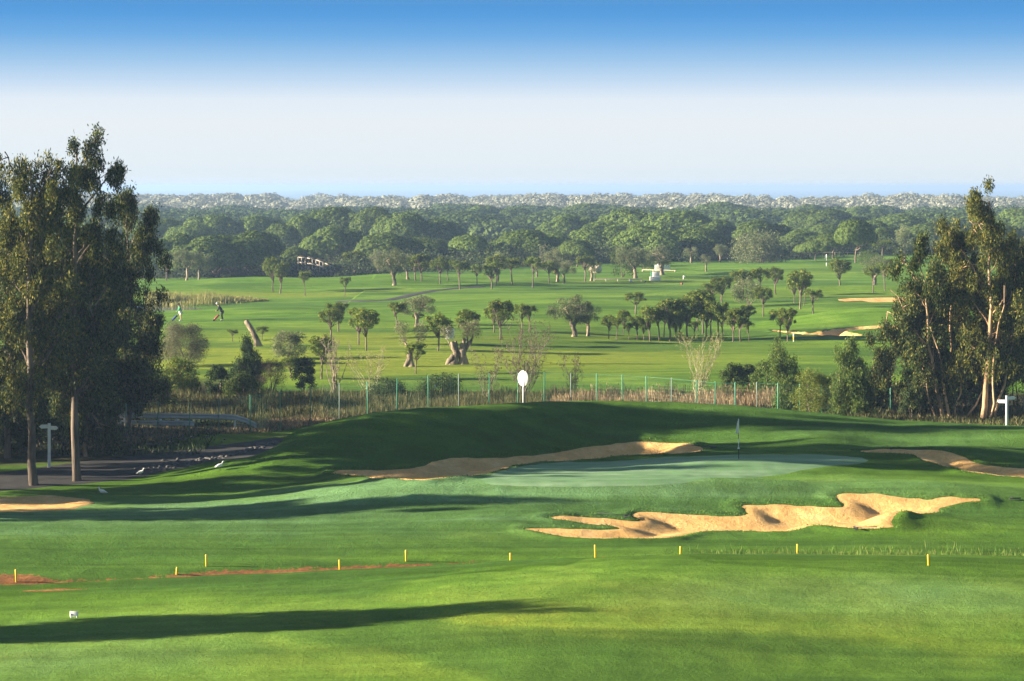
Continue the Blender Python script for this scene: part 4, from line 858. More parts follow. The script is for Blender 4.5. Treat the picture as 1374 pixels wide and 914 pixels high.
mass('wood_understorey', 1100, fx_near, 'under', 90, .5, 'dark undergrowth between the trunks of the far wood', 'undergrowth')
def fx_edge():
    x = rng.uniform(-75, 100); y = np.interp(x, [-80, -20, 10, 60, 110], [364, 378, 405, 436, 445]) + rng.uniform(0, 28); r = rng.uniform(.7, 1.8)
    return x, y, rng.uniform(-.1, 1.2), (r, r, r * .8)
mass('edge_scrub', 330, fx_edge, 'under', 110, .32, 'mixed scrub along the foot of the wood', 'scrub')
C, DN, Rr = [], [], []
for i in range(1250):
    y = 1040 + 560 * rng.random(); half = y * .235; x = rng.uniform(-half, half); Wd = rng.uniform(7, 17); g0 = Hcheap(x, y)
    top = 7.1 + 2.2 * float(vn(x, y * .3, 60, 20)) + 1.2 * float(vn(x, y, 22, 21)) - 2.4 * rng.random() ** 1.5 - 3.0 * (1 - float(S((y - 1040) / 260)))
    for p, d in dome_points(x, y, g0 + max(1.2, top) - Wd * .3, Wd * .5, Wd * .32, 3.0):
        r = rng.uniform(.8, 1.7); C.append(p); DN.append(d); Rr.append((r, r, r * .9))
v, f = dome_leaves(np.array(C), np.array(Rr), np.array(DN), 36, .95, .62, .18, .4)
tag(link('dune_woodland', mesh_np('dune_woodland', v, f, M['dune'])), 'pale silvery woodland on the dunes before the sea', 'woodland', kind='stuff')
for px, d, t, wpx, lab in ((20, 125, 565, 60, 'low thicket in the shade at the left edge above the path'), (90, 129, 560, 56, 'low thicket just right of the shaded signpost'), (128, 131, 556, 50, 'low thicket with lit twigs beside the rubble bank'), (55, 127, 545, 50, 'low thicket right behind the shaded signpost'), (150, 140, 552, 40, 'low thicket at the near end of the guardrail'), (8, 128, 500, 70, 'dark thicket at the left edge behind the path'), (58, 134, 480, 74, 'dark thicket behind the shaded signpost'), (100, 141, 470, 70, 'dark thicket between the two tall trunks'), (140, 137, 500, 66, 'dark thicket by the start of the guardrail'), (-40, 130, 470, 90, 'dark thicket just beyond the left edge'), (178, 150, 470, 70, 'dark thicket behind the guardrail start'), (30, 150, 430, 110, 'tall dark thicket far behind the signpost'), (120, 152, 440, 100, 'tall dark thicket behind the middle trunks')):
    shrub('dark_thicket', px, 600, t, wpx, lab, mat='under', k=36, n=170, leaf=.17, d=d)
# ------------------------------------------------------------------ grasses and scrub (stuff)
def blades(name, n, pos, mat, hh, ww, label, cat, lean=.25, plume=None):
    P = []
    for i in range(n):
        x, y, k = pos(); P.append((x, y, k))
    P = np.array(P); z = Hfull(P[:, 0], P[:, 1]); h = hh * P[:, 2] * rng.uniform(.5, 1.15, n)
    D = unit(np.stack([rng.normal(size=n) * lean, rng.normal(size=n) * lean, np.ones(n)], -1)); Nn = rnd_dirs(n); Nn[:, 2] *= .2
    C = np.stack([P[:, 0], P[:, 1], z], -1) + D * (h / 2 - .03)[:, None]
    parts = [leaves(C, D, Nn, h, ww * rng.uniform(.6, 1.3, n))]
    if plume:
        m = rng.random(n) < plume; T = C[m] + D[m] * (h[m] / 2)[:, None]
        parts.append(leaves(T, D[m], Nn[m], np.full(m.sum(), .22), np.full(m.sum(), .07)))
    v, f = merge(parts); return tag(link(name, mesh_np(name, v, f, M[mat])), label, cat, kind='stuff')
def strip_pos(px0, px1, d0, d1):
    def f():
        px = rng.uniform(px0, px1); d = rng.uniform(d0, d1); x = (px - 687) * d / FPX
        k = .55 + .45 * math.sin(x * .8 + 1.2 * math.sin(d * .5)) ** 2; return x, d, k
    return f
blades('dry_reeds', 12000, strip_pos(740, 1240, 149, 159), 'dry', 1.0, .04, 'tan dry reeds with feathery heads behind the fence', 'reeds', .18, .12)
blades('dry_scrub_grass', 26000, strip_pos(120, 800, 143, 161), 'drydark', .8, .04, 'tangled olive and brown scrub grass behind the left fence', 'scrub grass', .3)
def verge_pos():
    t = rng.random(); px = 120 + t * 380; base = np.interp(px, [120, 250, 380, 500], [605, 592, 574, 551]); d = CAMZ * FPX / (base - HZ) + rng.uniform(-2.0, 4.5)
    return (px - 687) * d / FPX, d, rng.uniform(.4, 1)
blades('dry_verge_grass', 16000, verge_pos, 'dry', .38, .035, 'short straw coloured grass along the fence foot', 'dry grass', .4)
def left_pos():
    x = rng.uniform(-34, -16); d = rng.uniform(124, 144); return x, d, rng.uniform(.4, 1)
blades('shade_grass', 12000, left_pos, 'under', .5, .05, 'dull grass and litter in the shade of the left trees', 'grass', .4)
def right_pos():
    x = rng.uniform(20, 34); d = rng.uniform(139, 150); return x, d, rng.uniform(.4, 1)
blades('litter_grass', 9000, right_pos, 'drydark', .5, .05, 'brown grass under the right eucalyptus trees', 'grass', .4)
def pond_pos():
    px = 195 + 165 * rng.random() ** 1.2; w = 8 * (1 - max(0, px - 270) / 95); d = 298 + rng.normal() * w * .5; x = (px - 687) * d / FPX; return x, d, (1.05 - .75 * max(0, (px - 270) / 90)) * (.7 + .3 * float(vn(x, d, 2.5, 30)))
blades('pond_reeds', 9000, pond_pos, 'reed', 1.3, .10, 'yellow reeds along the far side of the pond', 'reeds', .12)
def ditch_pos():
    x = rng.uniform(4, 22); d = float(ditch_y(x)) + rng.normal() * .55; k = float(S((x - 3) / 7)) * rng.uniform(.3, 1) + .08
    return x, d, k
blades('ditch_reeds', 7000, ditch_pos, 'grassblade', .42, .022, 'tall green grass growing in the right part of the ditch', 'grass', .25)
def lip_pos_factory(keys):
    P = [];
    for k in keys:
        W = WP[k]
        for a, b in zip(W, W[1:] + W[:1]):
            L = math.dist(a, b)
            for j in range(max(1, int(L / .012))):
                t = rng.random(); P.append((a[0] + (b[0] - a[0]) * t, a[1] + (b[1] - a[1]) * t))
    P = np.array(P); P = P + rng.normal(size=P.shape) * .22
    s = np.max([bd(k, P[:, 0], P[:, 1]) for k in keys], 0); P = P[(s < .0) & (s > -.7)]
    it = iter(P.tolist())
    return len(P), (lambda: (*next(it), rng.uniform(.4, 1.1)))
nlip, lp = lip_pos_factory(('front', 'back', 'right'))
M['lip'] = leaf_mat('lip_grass_blades', [(0, (.05, .10, .016)), (.6, (.09, .17, .025)), (1, (.15, .23, .04))], .3)
blades('bunker_lip_grass', nlip, lp, 'lip', .13, .03, 'shaggy grass fringing the lips of the near bunkers', 'grass', .5)

# ------------------------------------------------------------------ box / lathe helpers for built things
def box(cx, cy, cz, sx, sy, sz, rz=0):
    c, s = math.cos(rz), math.sin(rz); v = []
    for k in (-1, 1):
        for j in (-1, 1):
            for i in (-1, 1):
                x, y = i * sx / 2, j * sy / 2; v.append((cx + x * c - y * s, cy + x * s + y * c, cz + k * sz / 2))
    f = [(0, 2, 3, 1), (4, 5, 7, 6), (0, 1, 5, 4), (2, 6, 7, 3), (0, 4, 6, 2), (1, 3, 7, 5)]
    return np.array(v), np.array(f)
def obj(name, parts, mat, parent=None, smooth=False, loc=None, bev=0):
    v, f = merge(parts); o = link(name, mesh_np(name, v, f, M[mat], smooth), parent, loc)
    if bev:
        m = o.modifiers.new('b', 'BEVEL'); m.width = bev; m.segments = 2; m.limit_method = 'ANGLE'
    return o

# fence ---------------------------------------------------------------
fp = [(169,541),(211.6,538),(254.4,539.5),(294,535),(335.6,530),(375.7,525),(416,519),(455.5,514),(493.7,511.7),(532,508),(574.8,503.7),(615.7,501.5),(656.4,501),(694.8,500.4),(730,499.5),(765.9,500.4),(800.7,501),(835.3,502.4),(867.8,504),(901,506.7),(934.3,509.7),(959.4,512),(987,512.7),(1015.6,512.7),(1044,513.6),(1073,515),(1102,516.5),(1132,518),(1164,519),(1195,520.5),(1225,523),(1252,525),(1282,527),(1312,529),(1342,531),(1374,533)]
FH = 2.25; pts = []; ftop = []
for px, t in fp:
    d = (CAMZ - FH) * FPX / (t - HZ)
    if px > 1060: d = min(148.0, 143 + (px - 1060) * .07)
    pts.append(Vector(((px - 687) * d / FPX, d, 0))); ftop.append(CAMZ - (t - HZ) * d / FPX)
base = empty('wire_fence', (pts[0].x, pts[0].y, 0)); tag(base, 'green wire mesh fence running behind the grass bank', 'fence')
for i, (p, ft) in enumerate(zip(pts, ftop)):
    o = obj('fence_post', [tube([(0, 0, -.3), (rng.normal() * .02, 0, ft - .05), (rng.normal() * .02, 0, ft)], [.034, .034, .026], 7)], 'greenmetal' if i % 4 != 3 else 'galvgreen', base, True, (p.x - base.location.x, p.y - base.location.y, 0))
segs = []
for a, b, FA, FB in zip(pts, pts[1:], ftop, ftop[1:]):
    o0 = np.array(base.location); A = np.array(a) - o0; B = np.array(b) - o0; za, zb = Hpt(a.x, a.y), Hpt(b.x, b.y)
    for h in np.linspace(.05, 1, 11): segs.append(tube([A + [0, 0, za + (FA - za - .08) * h], B + [0, 0, zb + (FB - zb - .08) * h]], [.0028 if h < .99 else .008] * 2, 3, 0, False))
    L = np.linalg.norm(B - A); m = int(L / .16)
    for i in range(1, m):
        t = i / m; q = A * (1 - t) + B * t; z0 = za * (1 - t) + zb * t; segs.append(tube([q + [0, 0, z0 + .05], q + [0, 0, FA * (1 - t) + FB * t - .1]], [.0014, .0014], 3, 0, False))
v, f = merge(segs); link('wire_mesh', mesh_np('wire_mesh', v, f, M['greenmetal']), base)

# guardrail -----------------------------------------------------------
ga = ground_at(160, 574); gb = ground_at(345, 577); gr = empty('guardrail', ga); tag(gr, 'steel crash barrier on white posts behind the path at left', 'guardrail')
A = Vector((0, 0, 0)); B = gb - ga; dirv = (B - A).normalized(); L = B.length
prof = [(-.15, 0), (-.12, .035), (-.05, .035), (-.02, 0), (.02, 0), (.05, .035), (.12, .035), (.15, 0)]
def wbeam(x0, x1, zc, y0):
    v = []; f = []
    n = 14
    for i in range(n):
        t = x0 + (x1 - x0) * i / (n - 1)
        droop = -.5 * max(0, (t - L * .78) / (L * .22)) ** 2
        for (a, b) in prof: v.append((t, y0 - b, zc + a + droop))
    k = len(prof)
    for i in range(n - 1):
        for j in range(k - 1): f.append((i * k + j, i * k + j + 1, (i + 1) * k + j + 1, (i + 1) * k + j))
    return np.array(v), np.array(f)
gr.rotation_euler = (0, 0, math.atan2(B.y, B.x))
o = obj('rail_beam', [wbeam(0, L, .72, -.09)], 'galv', gr, True); m = o.modifiers.new('s', 'SOLIDIFY'); m.thickness = .006
o = obj('rail_beam', [wbeam(-3.5, L * .55, .30, -.09)], 'galv', gr, True); m = o.modifiers.new('s', 'SOLIDIFY'); m.thickness = .006
for t in (.04, .30, .42, .84):
    x = L * t; w = ga + dirv * x; obj('rail_post', [box(x, 0, (.72 + Hpt(w.x, w.y) - ga.z) / 2, .12, .12, .9)], 'white', gr, bev=.01)

# white round sign ----------------------------------------------------
d = 147.0; x = (702 - 687) * d / FPX; z = Hpt(x, d); s = d / FPX; zc = CAMZ - (508 - HZ) * s - z
sg = empty('round_sign', (x, d, z)); tag(sg, 'white round sign disc on a thin pole behind the fence', 'sign')
def disc(r, th, n=40):
    v = [(0, -th / 2, 0), (0, th / 2, 0)]; f = []
    for i in range(n):
        a = i / n * 2 * math.pi; v += [(r * math.cos(a), -th / 2, r * math.sin(a)), (r * math.cos(a), th / 2, r * math.sin(a))]
    q = []
    for i in range(n):
        a, b = 2 + 2 * i, 2 + 2 * ((i + 1) % n); q.append((a, b, b + 1, a + 1))
        if i % 2 == 0:
            c = 2 + 2 * ((i + 2) % n); q.append((0, c, b, a)); q.append((1, a + 1, b + 1, c + 1))
    return np.array(v), np.array(q)
o = obj('sign_disc', [disc(.48, .02)], 'white', sg, False, (0, 0, zc)); o.rotation_euler = (0, 0, R(-50))
obj('sign_pole', [tube([(0, .06, -.3), (0, .06, zc + .3)], [.035, .035], 8)], 'white', sg, True)
o = obj('sign_bracket', [box(0, .03, zc + .1, .1, .05, .04), box(0, .03, zc - .1, .1, .05, .04)], 'galv', sg)
d2 = 145.6; xx = (703.5 - 687) * d2 / FPX; zz = Hpt(xx, d2)
o = obj('thin_pole', [tube([(0, 0, -.2), (0, 0, 3.35)], [.03, .022], 7)], 'darkgrey', None, True, (xx, d2, zz)); tag(o, 'thin dark pole standing in front of the white round sign', 'pole')

# signposts -----------------------------------------------------------
def signpost(px, b, t, label, arms, hscale=1.0):
    g = ground_at(px, b); s = g.y / FPX; h = (b - t) * s; e = empty('signpost', g); tag(e, label, 'signpost', 'white finger signposts')
    obj('post', [box(0, 0, h / 2 - .1, .13, .13, h + .2), ], 'white', e, bev=.01)
    for (side, zf, ln, ang) in arms:
        v, f = box(side * (ln / 2 + .06), 0, h * zf, ln, .04, .19)
        tip = side * (ln + .06); v2 = v.copy()
        pv = np.array([(tip, -.02, h * zf - .095), (tip, .02, h * zf - .095), (tip, .02, h * zf + .095), (tip, -.02, h * zf + .095), (tip + side * .12, -.02, h * zf), (tip + side * .12, .02, h * zf)])
        pf = np.array([(0, 1, 5, 4), (3, 4, 5, 2), (0, 4, 3, 0)]); pf = pf[:2]
        cv = np.array([(0, 4, 3), (1, 2, 5)])
        me = bpy.data.meshes.new('sign_arm'); allv = [tuple(a) for a in v] + [tuple(a) for a in pv]; n0 = len(v)
        me.from_pydata(allv, [], [tuple(int(q) for q in a) for a in f] + [tuple(int(n0 + q) for q in a) for a in pf] + [tuple(int(n0 + q) for q in a) for a in cv]); me.materials.append(M['white'])
        o = link('sign_arm', me, e); o.rotation_euler = (0, 0, ang)
    return e
signpost(1351, 577, 531, 'white finger signpost with two arms before the right eucalyptus trees', [(-1, .83, .38, -.3), (1, .93, .38, .25)])
signpost(66, 628, 568, 'white finger signpost in the shade of the left eucalyptus trees', [(-1, .93, .32, .3), (1, .90, .34, -.4)])

# stakes --------------------------------------------------------------
st = [(22,781,17,'half hidden yellow stake by the sandy ditch end at the left edge'),(237,771,10,'short yellow stake at the near side of the red soil, left part'),(277,760,16,'yellow stake on the far bank above the left end of the red soil'),(456,766,15,'yellow stake standing in the red soil of the ditch'),(545,753,15,'yellow stake on the far bank below the left fairway'),(685,756,14,'yellow stake at the right end of the red soil'),
      (799,750,19,'tallest yellow stake, below the left lobe of the near bunker'),(913,745,12,'short yellow stake half sunk behind the foreground rise'),(1070,748,18,'yellow stake below the right lobe of the near bunker'),(1246,759,15,'yellow stake among the ditch grass at right')]
for px, b, hpx, lab in st:
    g = ground_at(px, b); h = hpx * g.y / FPX
    o = obj('yellow_stake', [tube([(0, 0, -.15), (0, 0, h - .03), (0, 0, h)], [.036, .036, .026], 8)], 'yellow', None, True, g); o.rotation_euler = (0, rng.normal() * .03, 0)
    tag(o, lab, 'stake', 'yellow hazard stakes along the ditch')
g = ground_at(1065, 458.5); e = empty('banded_stake', g); tag(e, 'yellow and white banded stake beside the pine pair beyond the fence', 'stake')
obj('shaft', [tube([(0, 0, -.1), (0, 0, .72)], [.055, .055], 8)], 'white', e, True); obj('yellow_band', [tube([(0, 0, .14), (0, 0, .48)], [.062, .062], 8)], 'yellow', e, True)

# flagsticks ----------------------------------------------------------
def flagstick(px, b, t, label, r, bands, flagside=-1, ball=True):
    g = ground_at(px, b); h = (b - t) * g.y / FPX; e = empty('flagstick', g); tag(e, label, 'flagstick', 'flagsticks')
    obj('pole', [tube([(0, 0, -.1), (0, 0, h)], [r, r * .7], 8)], 'black', e, True)
    for a, b2 in bands: obj('white_band', [tube([(0, 0, h * a), (0, 0, h * b2)], [r * 1.25, r * 1.2], 8)], 'white', e, True)
    if ball:
        v, f = tube([(0, 0, h * .24), (0, 0, h * .255), (0, 0, h * .275), (0, 0, h * .29)], [.012, .05, .05, .012], 10); obj('counter_ball', [(v, f)], 'white', e, True)
    # hanging cloth
    n, m = 9, 12; vv = []; hh = h * .33; ww = r * 9 + .12
    for i in range(n):
        for j in range(m):
            u, w = i / (n - 1), j / (m - 1); wd = ww * (.25 + .75 * w ** .8)
            vv.append((flagside * u * wd * .55, math.sin(u * 9 + w * 2) * .05 * u, h * .99 - w * hh - u * .12))
    ff = np.array([(i * m + j, (i + 1) * m + j, (i + 1) * m + j + 1, i * m + j + 1) for i in range(n - 1) for j in range(m - 1)])
    o = obj('flag', [(np.array(vv), ff)], 'white', e, True); md = o.modifiers.new('s', 'SOLIDIFY'); md.thickness = .008
    return e
flagstick(991, 616.5, 562, 'flagstick with drooping white flag on the near putting green', .016, [(.60, .99), (.29, .50)])
flagstick(1109, 357.5, 341, 'distant white flagstick on the far green below the wood', .05, [(.48, .99), (.0, .30)], -1, False)
# hole cup
g = ground_at(991, 616.5)

# sign board ----------------------------------------------------------
g = ground_at(99, 829); e = empty('notice_board', g, R(-4)); tag(e, 'small white notice board with a black pictogram on the foreground grass', 'sign')
bw, bh = .27, .175
o = obj('board', [box(0, 0, bh / 2 + .03, bw, .018, bh)], 'white', e, bev=.004); o.rotation_euler = (R(-10), 0, 0)
pic = [box(-.075, -.0125, .092, .055, .006, .03), box(-.09, -.0125, .118, .018, .006, .026), box(-.03, -.0125, .085, .035, .006, .016), box(-.022, -.0125, .097, .016, .006, .014), box(.085, -.0125, .052, .03, .006, .012)]
o = obj('pictogram', pic, 'black', e); o.rotation_euler = (R(-10), 0, 0)
obj('leg', [box(-.09, .005, 0, .02, .02, .14)], 'galv', e); obj('leg', [box(.09, .005, 0, .02, .02, .14)], 'galv', e)

# rakes and small bits ------------------------------------------------
def rake(px, py, rz, ln, label):
    g = ground_at(px, py); e = empty('bunker_rake', g + Vector((0, 0, .06)), rz); tag(e, label, 'rake', 'bunker rakes')
    obj('handle', [tube([(0, 0, .02), (ln, 0, .04)], [.013, .013], 6)], 'darkgrey', e, True)
    teeth = [box(0, 0, .02, .05, .55, .04)] + [box(.0, y, -.03, .014, .014, .08) for y in np.linspace(-.25, .25, 9)]
    obj('rake_head', teeth, 'black', e)
rake(957, 602, 2.6, 1.2, 'dark rake lying at the right tip of the back bunker')
rake(1196, 603, -.25, 1.7, 'dark rake lying above the left tip of the right bunker')
rake(841, 694, 2.7, 1.3, 'dark rake on the grass tongue of the near bunker')
rake(1084, 707.5, .1, .9, 'dark rake on the near lip of the front bunker, left one')
rake(1148, 710.5, .15, .9, 'dark rake on the near lip of the front bunker, right one')
rake(1362, 671, 1.9, 1.0, 'dark rake on the grass at the right end of the front bunker')
def marker(px, py, mat, r, label):
    g = ground_at(px, py); n = 10
    v, f = tube([(0, 0, -.03), (0, 0, .02), (0, 0, r * .9), (0, 0, r * 1.5), (0, 0, r * 1.8)], [r * .7, r, r * 1.05, r * .75, r * .15], n)
    o = obj('tee_marker', [(v, f)], mat, None, True, g); tag(o, label, 'tee marker', 'tee markers')
marker(585, 519, 'blue', .09, 'blue tee marker on the grass behind the fence')
marker(915, 382, 'red', .16, 'red tee marker at right of the far tee')
marker(866, 379, 'blue', .13, 'dark blue tee marker in front of the white blocks')
marker(745, 365.5, 'yellow', .25, 'yellow tee marker on the far fairway beyond the lone upright pine')

# birds ---------------------------------------------------------------
def bird(px, py, rz, label):
    g = ground_at(px, py); e = empty('white_bird', g, rz); e.scale = (.9, .9, 1.0); tag(e, label, 'bird', 'white egrets on the grass')
    P = [(-.24, 0, .17), (-.16, 0, .19), (-.05, 0, .22), (.06, 0, .25), (.12, 0, .30), (.14, 0, .36), (.16, 0, .40), (.20, 0, .41), (.23, 0, .405)]
    obj('body', [tube(P, [.012, .045, .085, .075, .04, .028, .034, .03, .012], 10)], 'feather', e, True)
    obj('beak', [tube([(.225, 0, .405), (.30, 0, .39)], [.012, .003], 6)], 'beak', e, True)
    for sy in (-1, 1):
        obj('leg', [tube([(-.0, sy * .03, .18), (.02, sy * .03, .09), (0, sy * .03, 0), (.05, sy * .03, .0)], [.008, .006, .006, .005], 5)], 'darkgrey', e, True)
        obj('wing', [tube([(.04, sy * .055, .25), (-.06, sy * .075, .235), (-.18, sy * .05, .19), (-.27, sy * .02, .16)], [.03, .05, .035, .006], 8)], 'feather', e, True)
bird(137, 666, R(200), 'white egret beside the left bunker, lowest of the three')
bird(189, 640, R(-20), 'white egret on the dark grass below the path, middle of the three')
bird(295, 631, R(20), 'white egret on the slope near the stones, rightmost of the three')

# stones --------------------------------------------------------------
def rock_mesh(seed):
    bm = bmesh.new(); bmesh.ops.create_icosphere(bm, subdivisions=2, radius=1)
    r = random.Random(seed); ph = [r.uniform(0, 6) for _ in range(6)]
    for v in bm.verts:
        c = v.co; k = 1 + .22 * math.sin(c.x * 3 + ph[0]) + .2 * math.sin(c.y * 3.5 + ph[1]) + .18 * math.sin(c.z * 4 + ph[2]); v.co = Vector((c.x * k, c.y * k * .8, c.z * k * .6))
    me = bpy.data.meshes.new('rock'); bm.to_mesh(me); bm.free(); me.materials.append(M['stone']); return me
RK = [rock_mesh(i) for i in range(5)]
def stone_mass(name, n, posf, label, smin, smax):
    vs = []; fs = []; o = 0
    base = []
    for me in RK:
        v = np.array([tuple(q.co) for q in me.vertices]); f = np.array([tuple(p.vertices) for p in me.polygons]); base.append((v, f))
    for i in range(n):
        x, y = posf(); v, f = base[rng.integers(5)]; s = rng.uniform(smin, smax); a = rng.uniform(0, 6.28); c, sn = math.cos(a), math.sin(a)
        w = v * s; w = np.stack([w[:, 0] * c - w[:, 1] * sn, w[:, 0] * sn + w[:, 1] * c, w[:, 2]], -1) + np.array([x, y, Hcheap2(x, y) + s * .15])
        vs.append(w); fs.append(f + o); o += len(v)
    return tag(link(name, mesh_np(name, np.concatenate(vs), np.concatenate(fs), M['stone'])), label, 'stones', kind='stuff')
def Hcheap2(x, y): return Hpt(x, y)
edge = [(222, 628), (250, 622), (290, 616), (330, 606), (372, 594)]
EW = [ground_at(a, b) for a, b in edge]
def pf1():
    t = rng.random() * (len(EW) - 1); i = int(t); q = EW[i].lerp(EW[min(i + 1, len(EW) - 1)], t - i); w = 1.2 if t < 1.6 else .35
    return q.x + rng.normal() * w * .6, q.y + rng.normal() * w
stone_mass('path_edge_stones', 300, pf1, 'loose grey stones along the near edge of the path', .05, .17)
def pf2():
    return -21.5 + rng.normal() * 2.2, 130.5 + rng.normal() * 2.2
stone_mass('rubble_bank', 360, pf2, 'pile of grey rubble on the shaded bank beyond the path', .07, .2)
def pf3():
    x = rng.uniform(5, 14); return x, float(ditch_y(x)) + rng.normal() * .3
stone_mass('ditch_stones', 90, pf3, 'small grey stones in the right part of the ditch', .05, .12)

# white blocks, timber beams, hut, bridge ------------------------------
g = ground_at(879, 376.5); s = g.y / FPX; e = empty('white_block', g); tag(e, 'white rendered block on a wider plinth at the far tee', 'block', 'white blocks at the far tee')
obj('plinth', [box(0, 0, .22, 14 * s, 1.0, .66)], 'plaster', e, bev=.02); obj('upper_block', [box(.15, .1, 6.7 * s / 1 + .12, 9 * s, .8, .78)], 'plaster', e, bev=.02); obj('green_post', [tube([(-.55, -.2, 0), (-.55, -.2, 1.35)], [.08, .08], 7)], 'greenmetal', e, True)
g = ground_at(889, 363.5); s = g.y / FPX; e = empty('white_block', g); tag(e, 'stepped white block behind the straddling olive', 'block', 'white blocks at the far tee')
obj('plinth', [box(0, 0, .4, 20 * s, 1.2, 1.0)], 'plaster', e, bev=.02); obj('upper_block', [box(-.35, .1, 1.2, 8 * s, .9, .62)], 'plaster', e, bev=.02)
def beam(px0, px1, py, label, n):
    a = ground_at(px0, py); b = ground_at(px1, py); e = empty('timber_barrier', a); e.rotation_euler = (0, 0, math.atan2(b.y - a.y, b.x - a.x)); L = (b - a).length
    tag(e, label, 'barrier', 'low timber barriers'); obj('rail', [box(L / 2, 0, .30, L, .12, .12)], 'wood', e, bev=.01)
    for i in range(n): obj('post', [box(L * (i + .02) / (n - .9), 0, .08, .16, .15, .5)], 'wood', e)
beam(797, 862, 377.5, 'long low timber barrier left of the white block', 5)
beam(862, 907, 364.5, 'low timber barrier in front of the stepped white block', 4)
g = ground_at(846.5, 379); o = obj('low_sign', [box(0, 0, .22, .42, .05, .28), box(-.12, 0, .05, .04, .04, .3), box(.12, 0, .05, .04, .04, .3)], 'white', None, False, g); tag(o, 'tiny white tee sign below the long timber barrier', 'sign')
g = ground_at(917, 375); o = obj('low_sign', [tube([(0, 0, -.1), (0, 0, .35)], [.06, .06], 6), box(.12, 0, .42, .36, .05, .24)], 'white', None, False, g); tag(o, 'tiny white marker sign right of the white block', 'sign')
for px in (600, 592): pass
# timber hut remains
g = ground_at(1073, 347); s = g.y / FPX; e = empty('timber_shelter', g); tag(e, 'broken pale timber shelter at the wood edge left of the far flag', 'shelter')
for i, xx in enumerate((-1.4, -.6, .3, 1.1, 1.9)): obj('post', [box(xx, 0, .5, .18, .18, 1.3)], 'wood', e)
obj('roof_board', [box(.2, 0, 1.2, 3.9, .8, .12)], 'wood', e); obj('panel', [box(-1.0, .05, .8, .8, .06, .6)], 'plaster', e)
a = ground_at(1087, 347); e = empty('timber_rail_fence', a); tag(e, 'thin timber rail fence along the wood edge behind the far flag', 'fence')
obj('rail', [box(4.5, 0, 1.1, 9.4, .08, .09)], 'wood', e)
for i in range(5): obj('post', [box(i * 2.25, 0, .5, .1, .1, 1.2)], 'wood', e)
# bridge
def bridge():
    d = 392; P = [(400, 345.5, 395), (412, 346.5, 394), (424, 349, 392), (436, 353.5, 390), (449, 359.5, 388)]
    W = [np.array(((px - 687) * dd / FPX, dd, CAMZ - (py - HZ) * dd / FPX)) for px, py, dd in P]
    e = empty('timber_bridge', (W[2][0], W[2][1], Hpt(W[2][0], W[2][1]))); o = np.array(e.location); tag(e, 'pale timber footbridge sloping down into the wood', 'footbridge')
    W = [w - o for w in W]; n = len(W)
    def ribbon(off, z0, z1, y0, y1):
        parts = []
        for a, b in zip(W, W[1:]):
            v = []
            for q in (a, b):
                for yy in (y0, y1):
                    for zz in (z0, z1): v.append(q + np.array([0, yy, zz]))
            v = np.array(v); f = np.array([(0, 1, 3, 2), (4, 6, 7, 5), (0, 4, 5, 1), (2, 3, 7, 6), (1, 5, 7, 3), (0, 2, 6, 4)]); parts.append((v, f))
        return parts
    obj('deck', ribbon(0, -.9, -.72, 0, 1.6), 'wood', e); obj('handrail', ribbon(0, -.05, .10, 0, .1), 'wood', e); obj('handrail', ribbon(0, .15, .25, 1.6, 1.7), 'darkgrey', e)
    for i in range(11):
        t = i / 10 * (n - 1); k = min(int(t), n - 2); q = W[k] + (W[k + 1] - W[k]) * (t - k); obj('bridge_post', [box(q[0], q[1], q[2] / 2 - .2, .16, .14, q[2] + .5)], 'wood', e)
bridge()
g = ground_at(420, 371); o = obj('small_shed', [box(0, 0, .6, 1.1, 1.0, 1.2), box(0, 0, 1.24, 1.25, 1.15, .08)], 'galv', None, False, g, .02); tag(o, 'small grey box hut below the timber bridge', 'hut')
g = ground_at(806, 372); o = link('boulder', RK[2], None, g + Vector((-.3, 16, .5))); o.scale = (.9, .8, 1.7); o.data = RK[2].copy(); o.data.materials[0] = M['rockcream']; tag(o, 'tall cream coloured rock behind the leaning olive', 'rock')
g = ground_at(604, 455); o = obj('glass_marker', [box(0, 0, .5, .75, .3, 1.0), tube([(0, 0, 1.0), (0, 0, 1.12)], [.12, .02], 6)], 'white', None, False, g, .03); tag(o, 'small white cabinet behind the left tuft of the giant forked olive', 'cabinet')

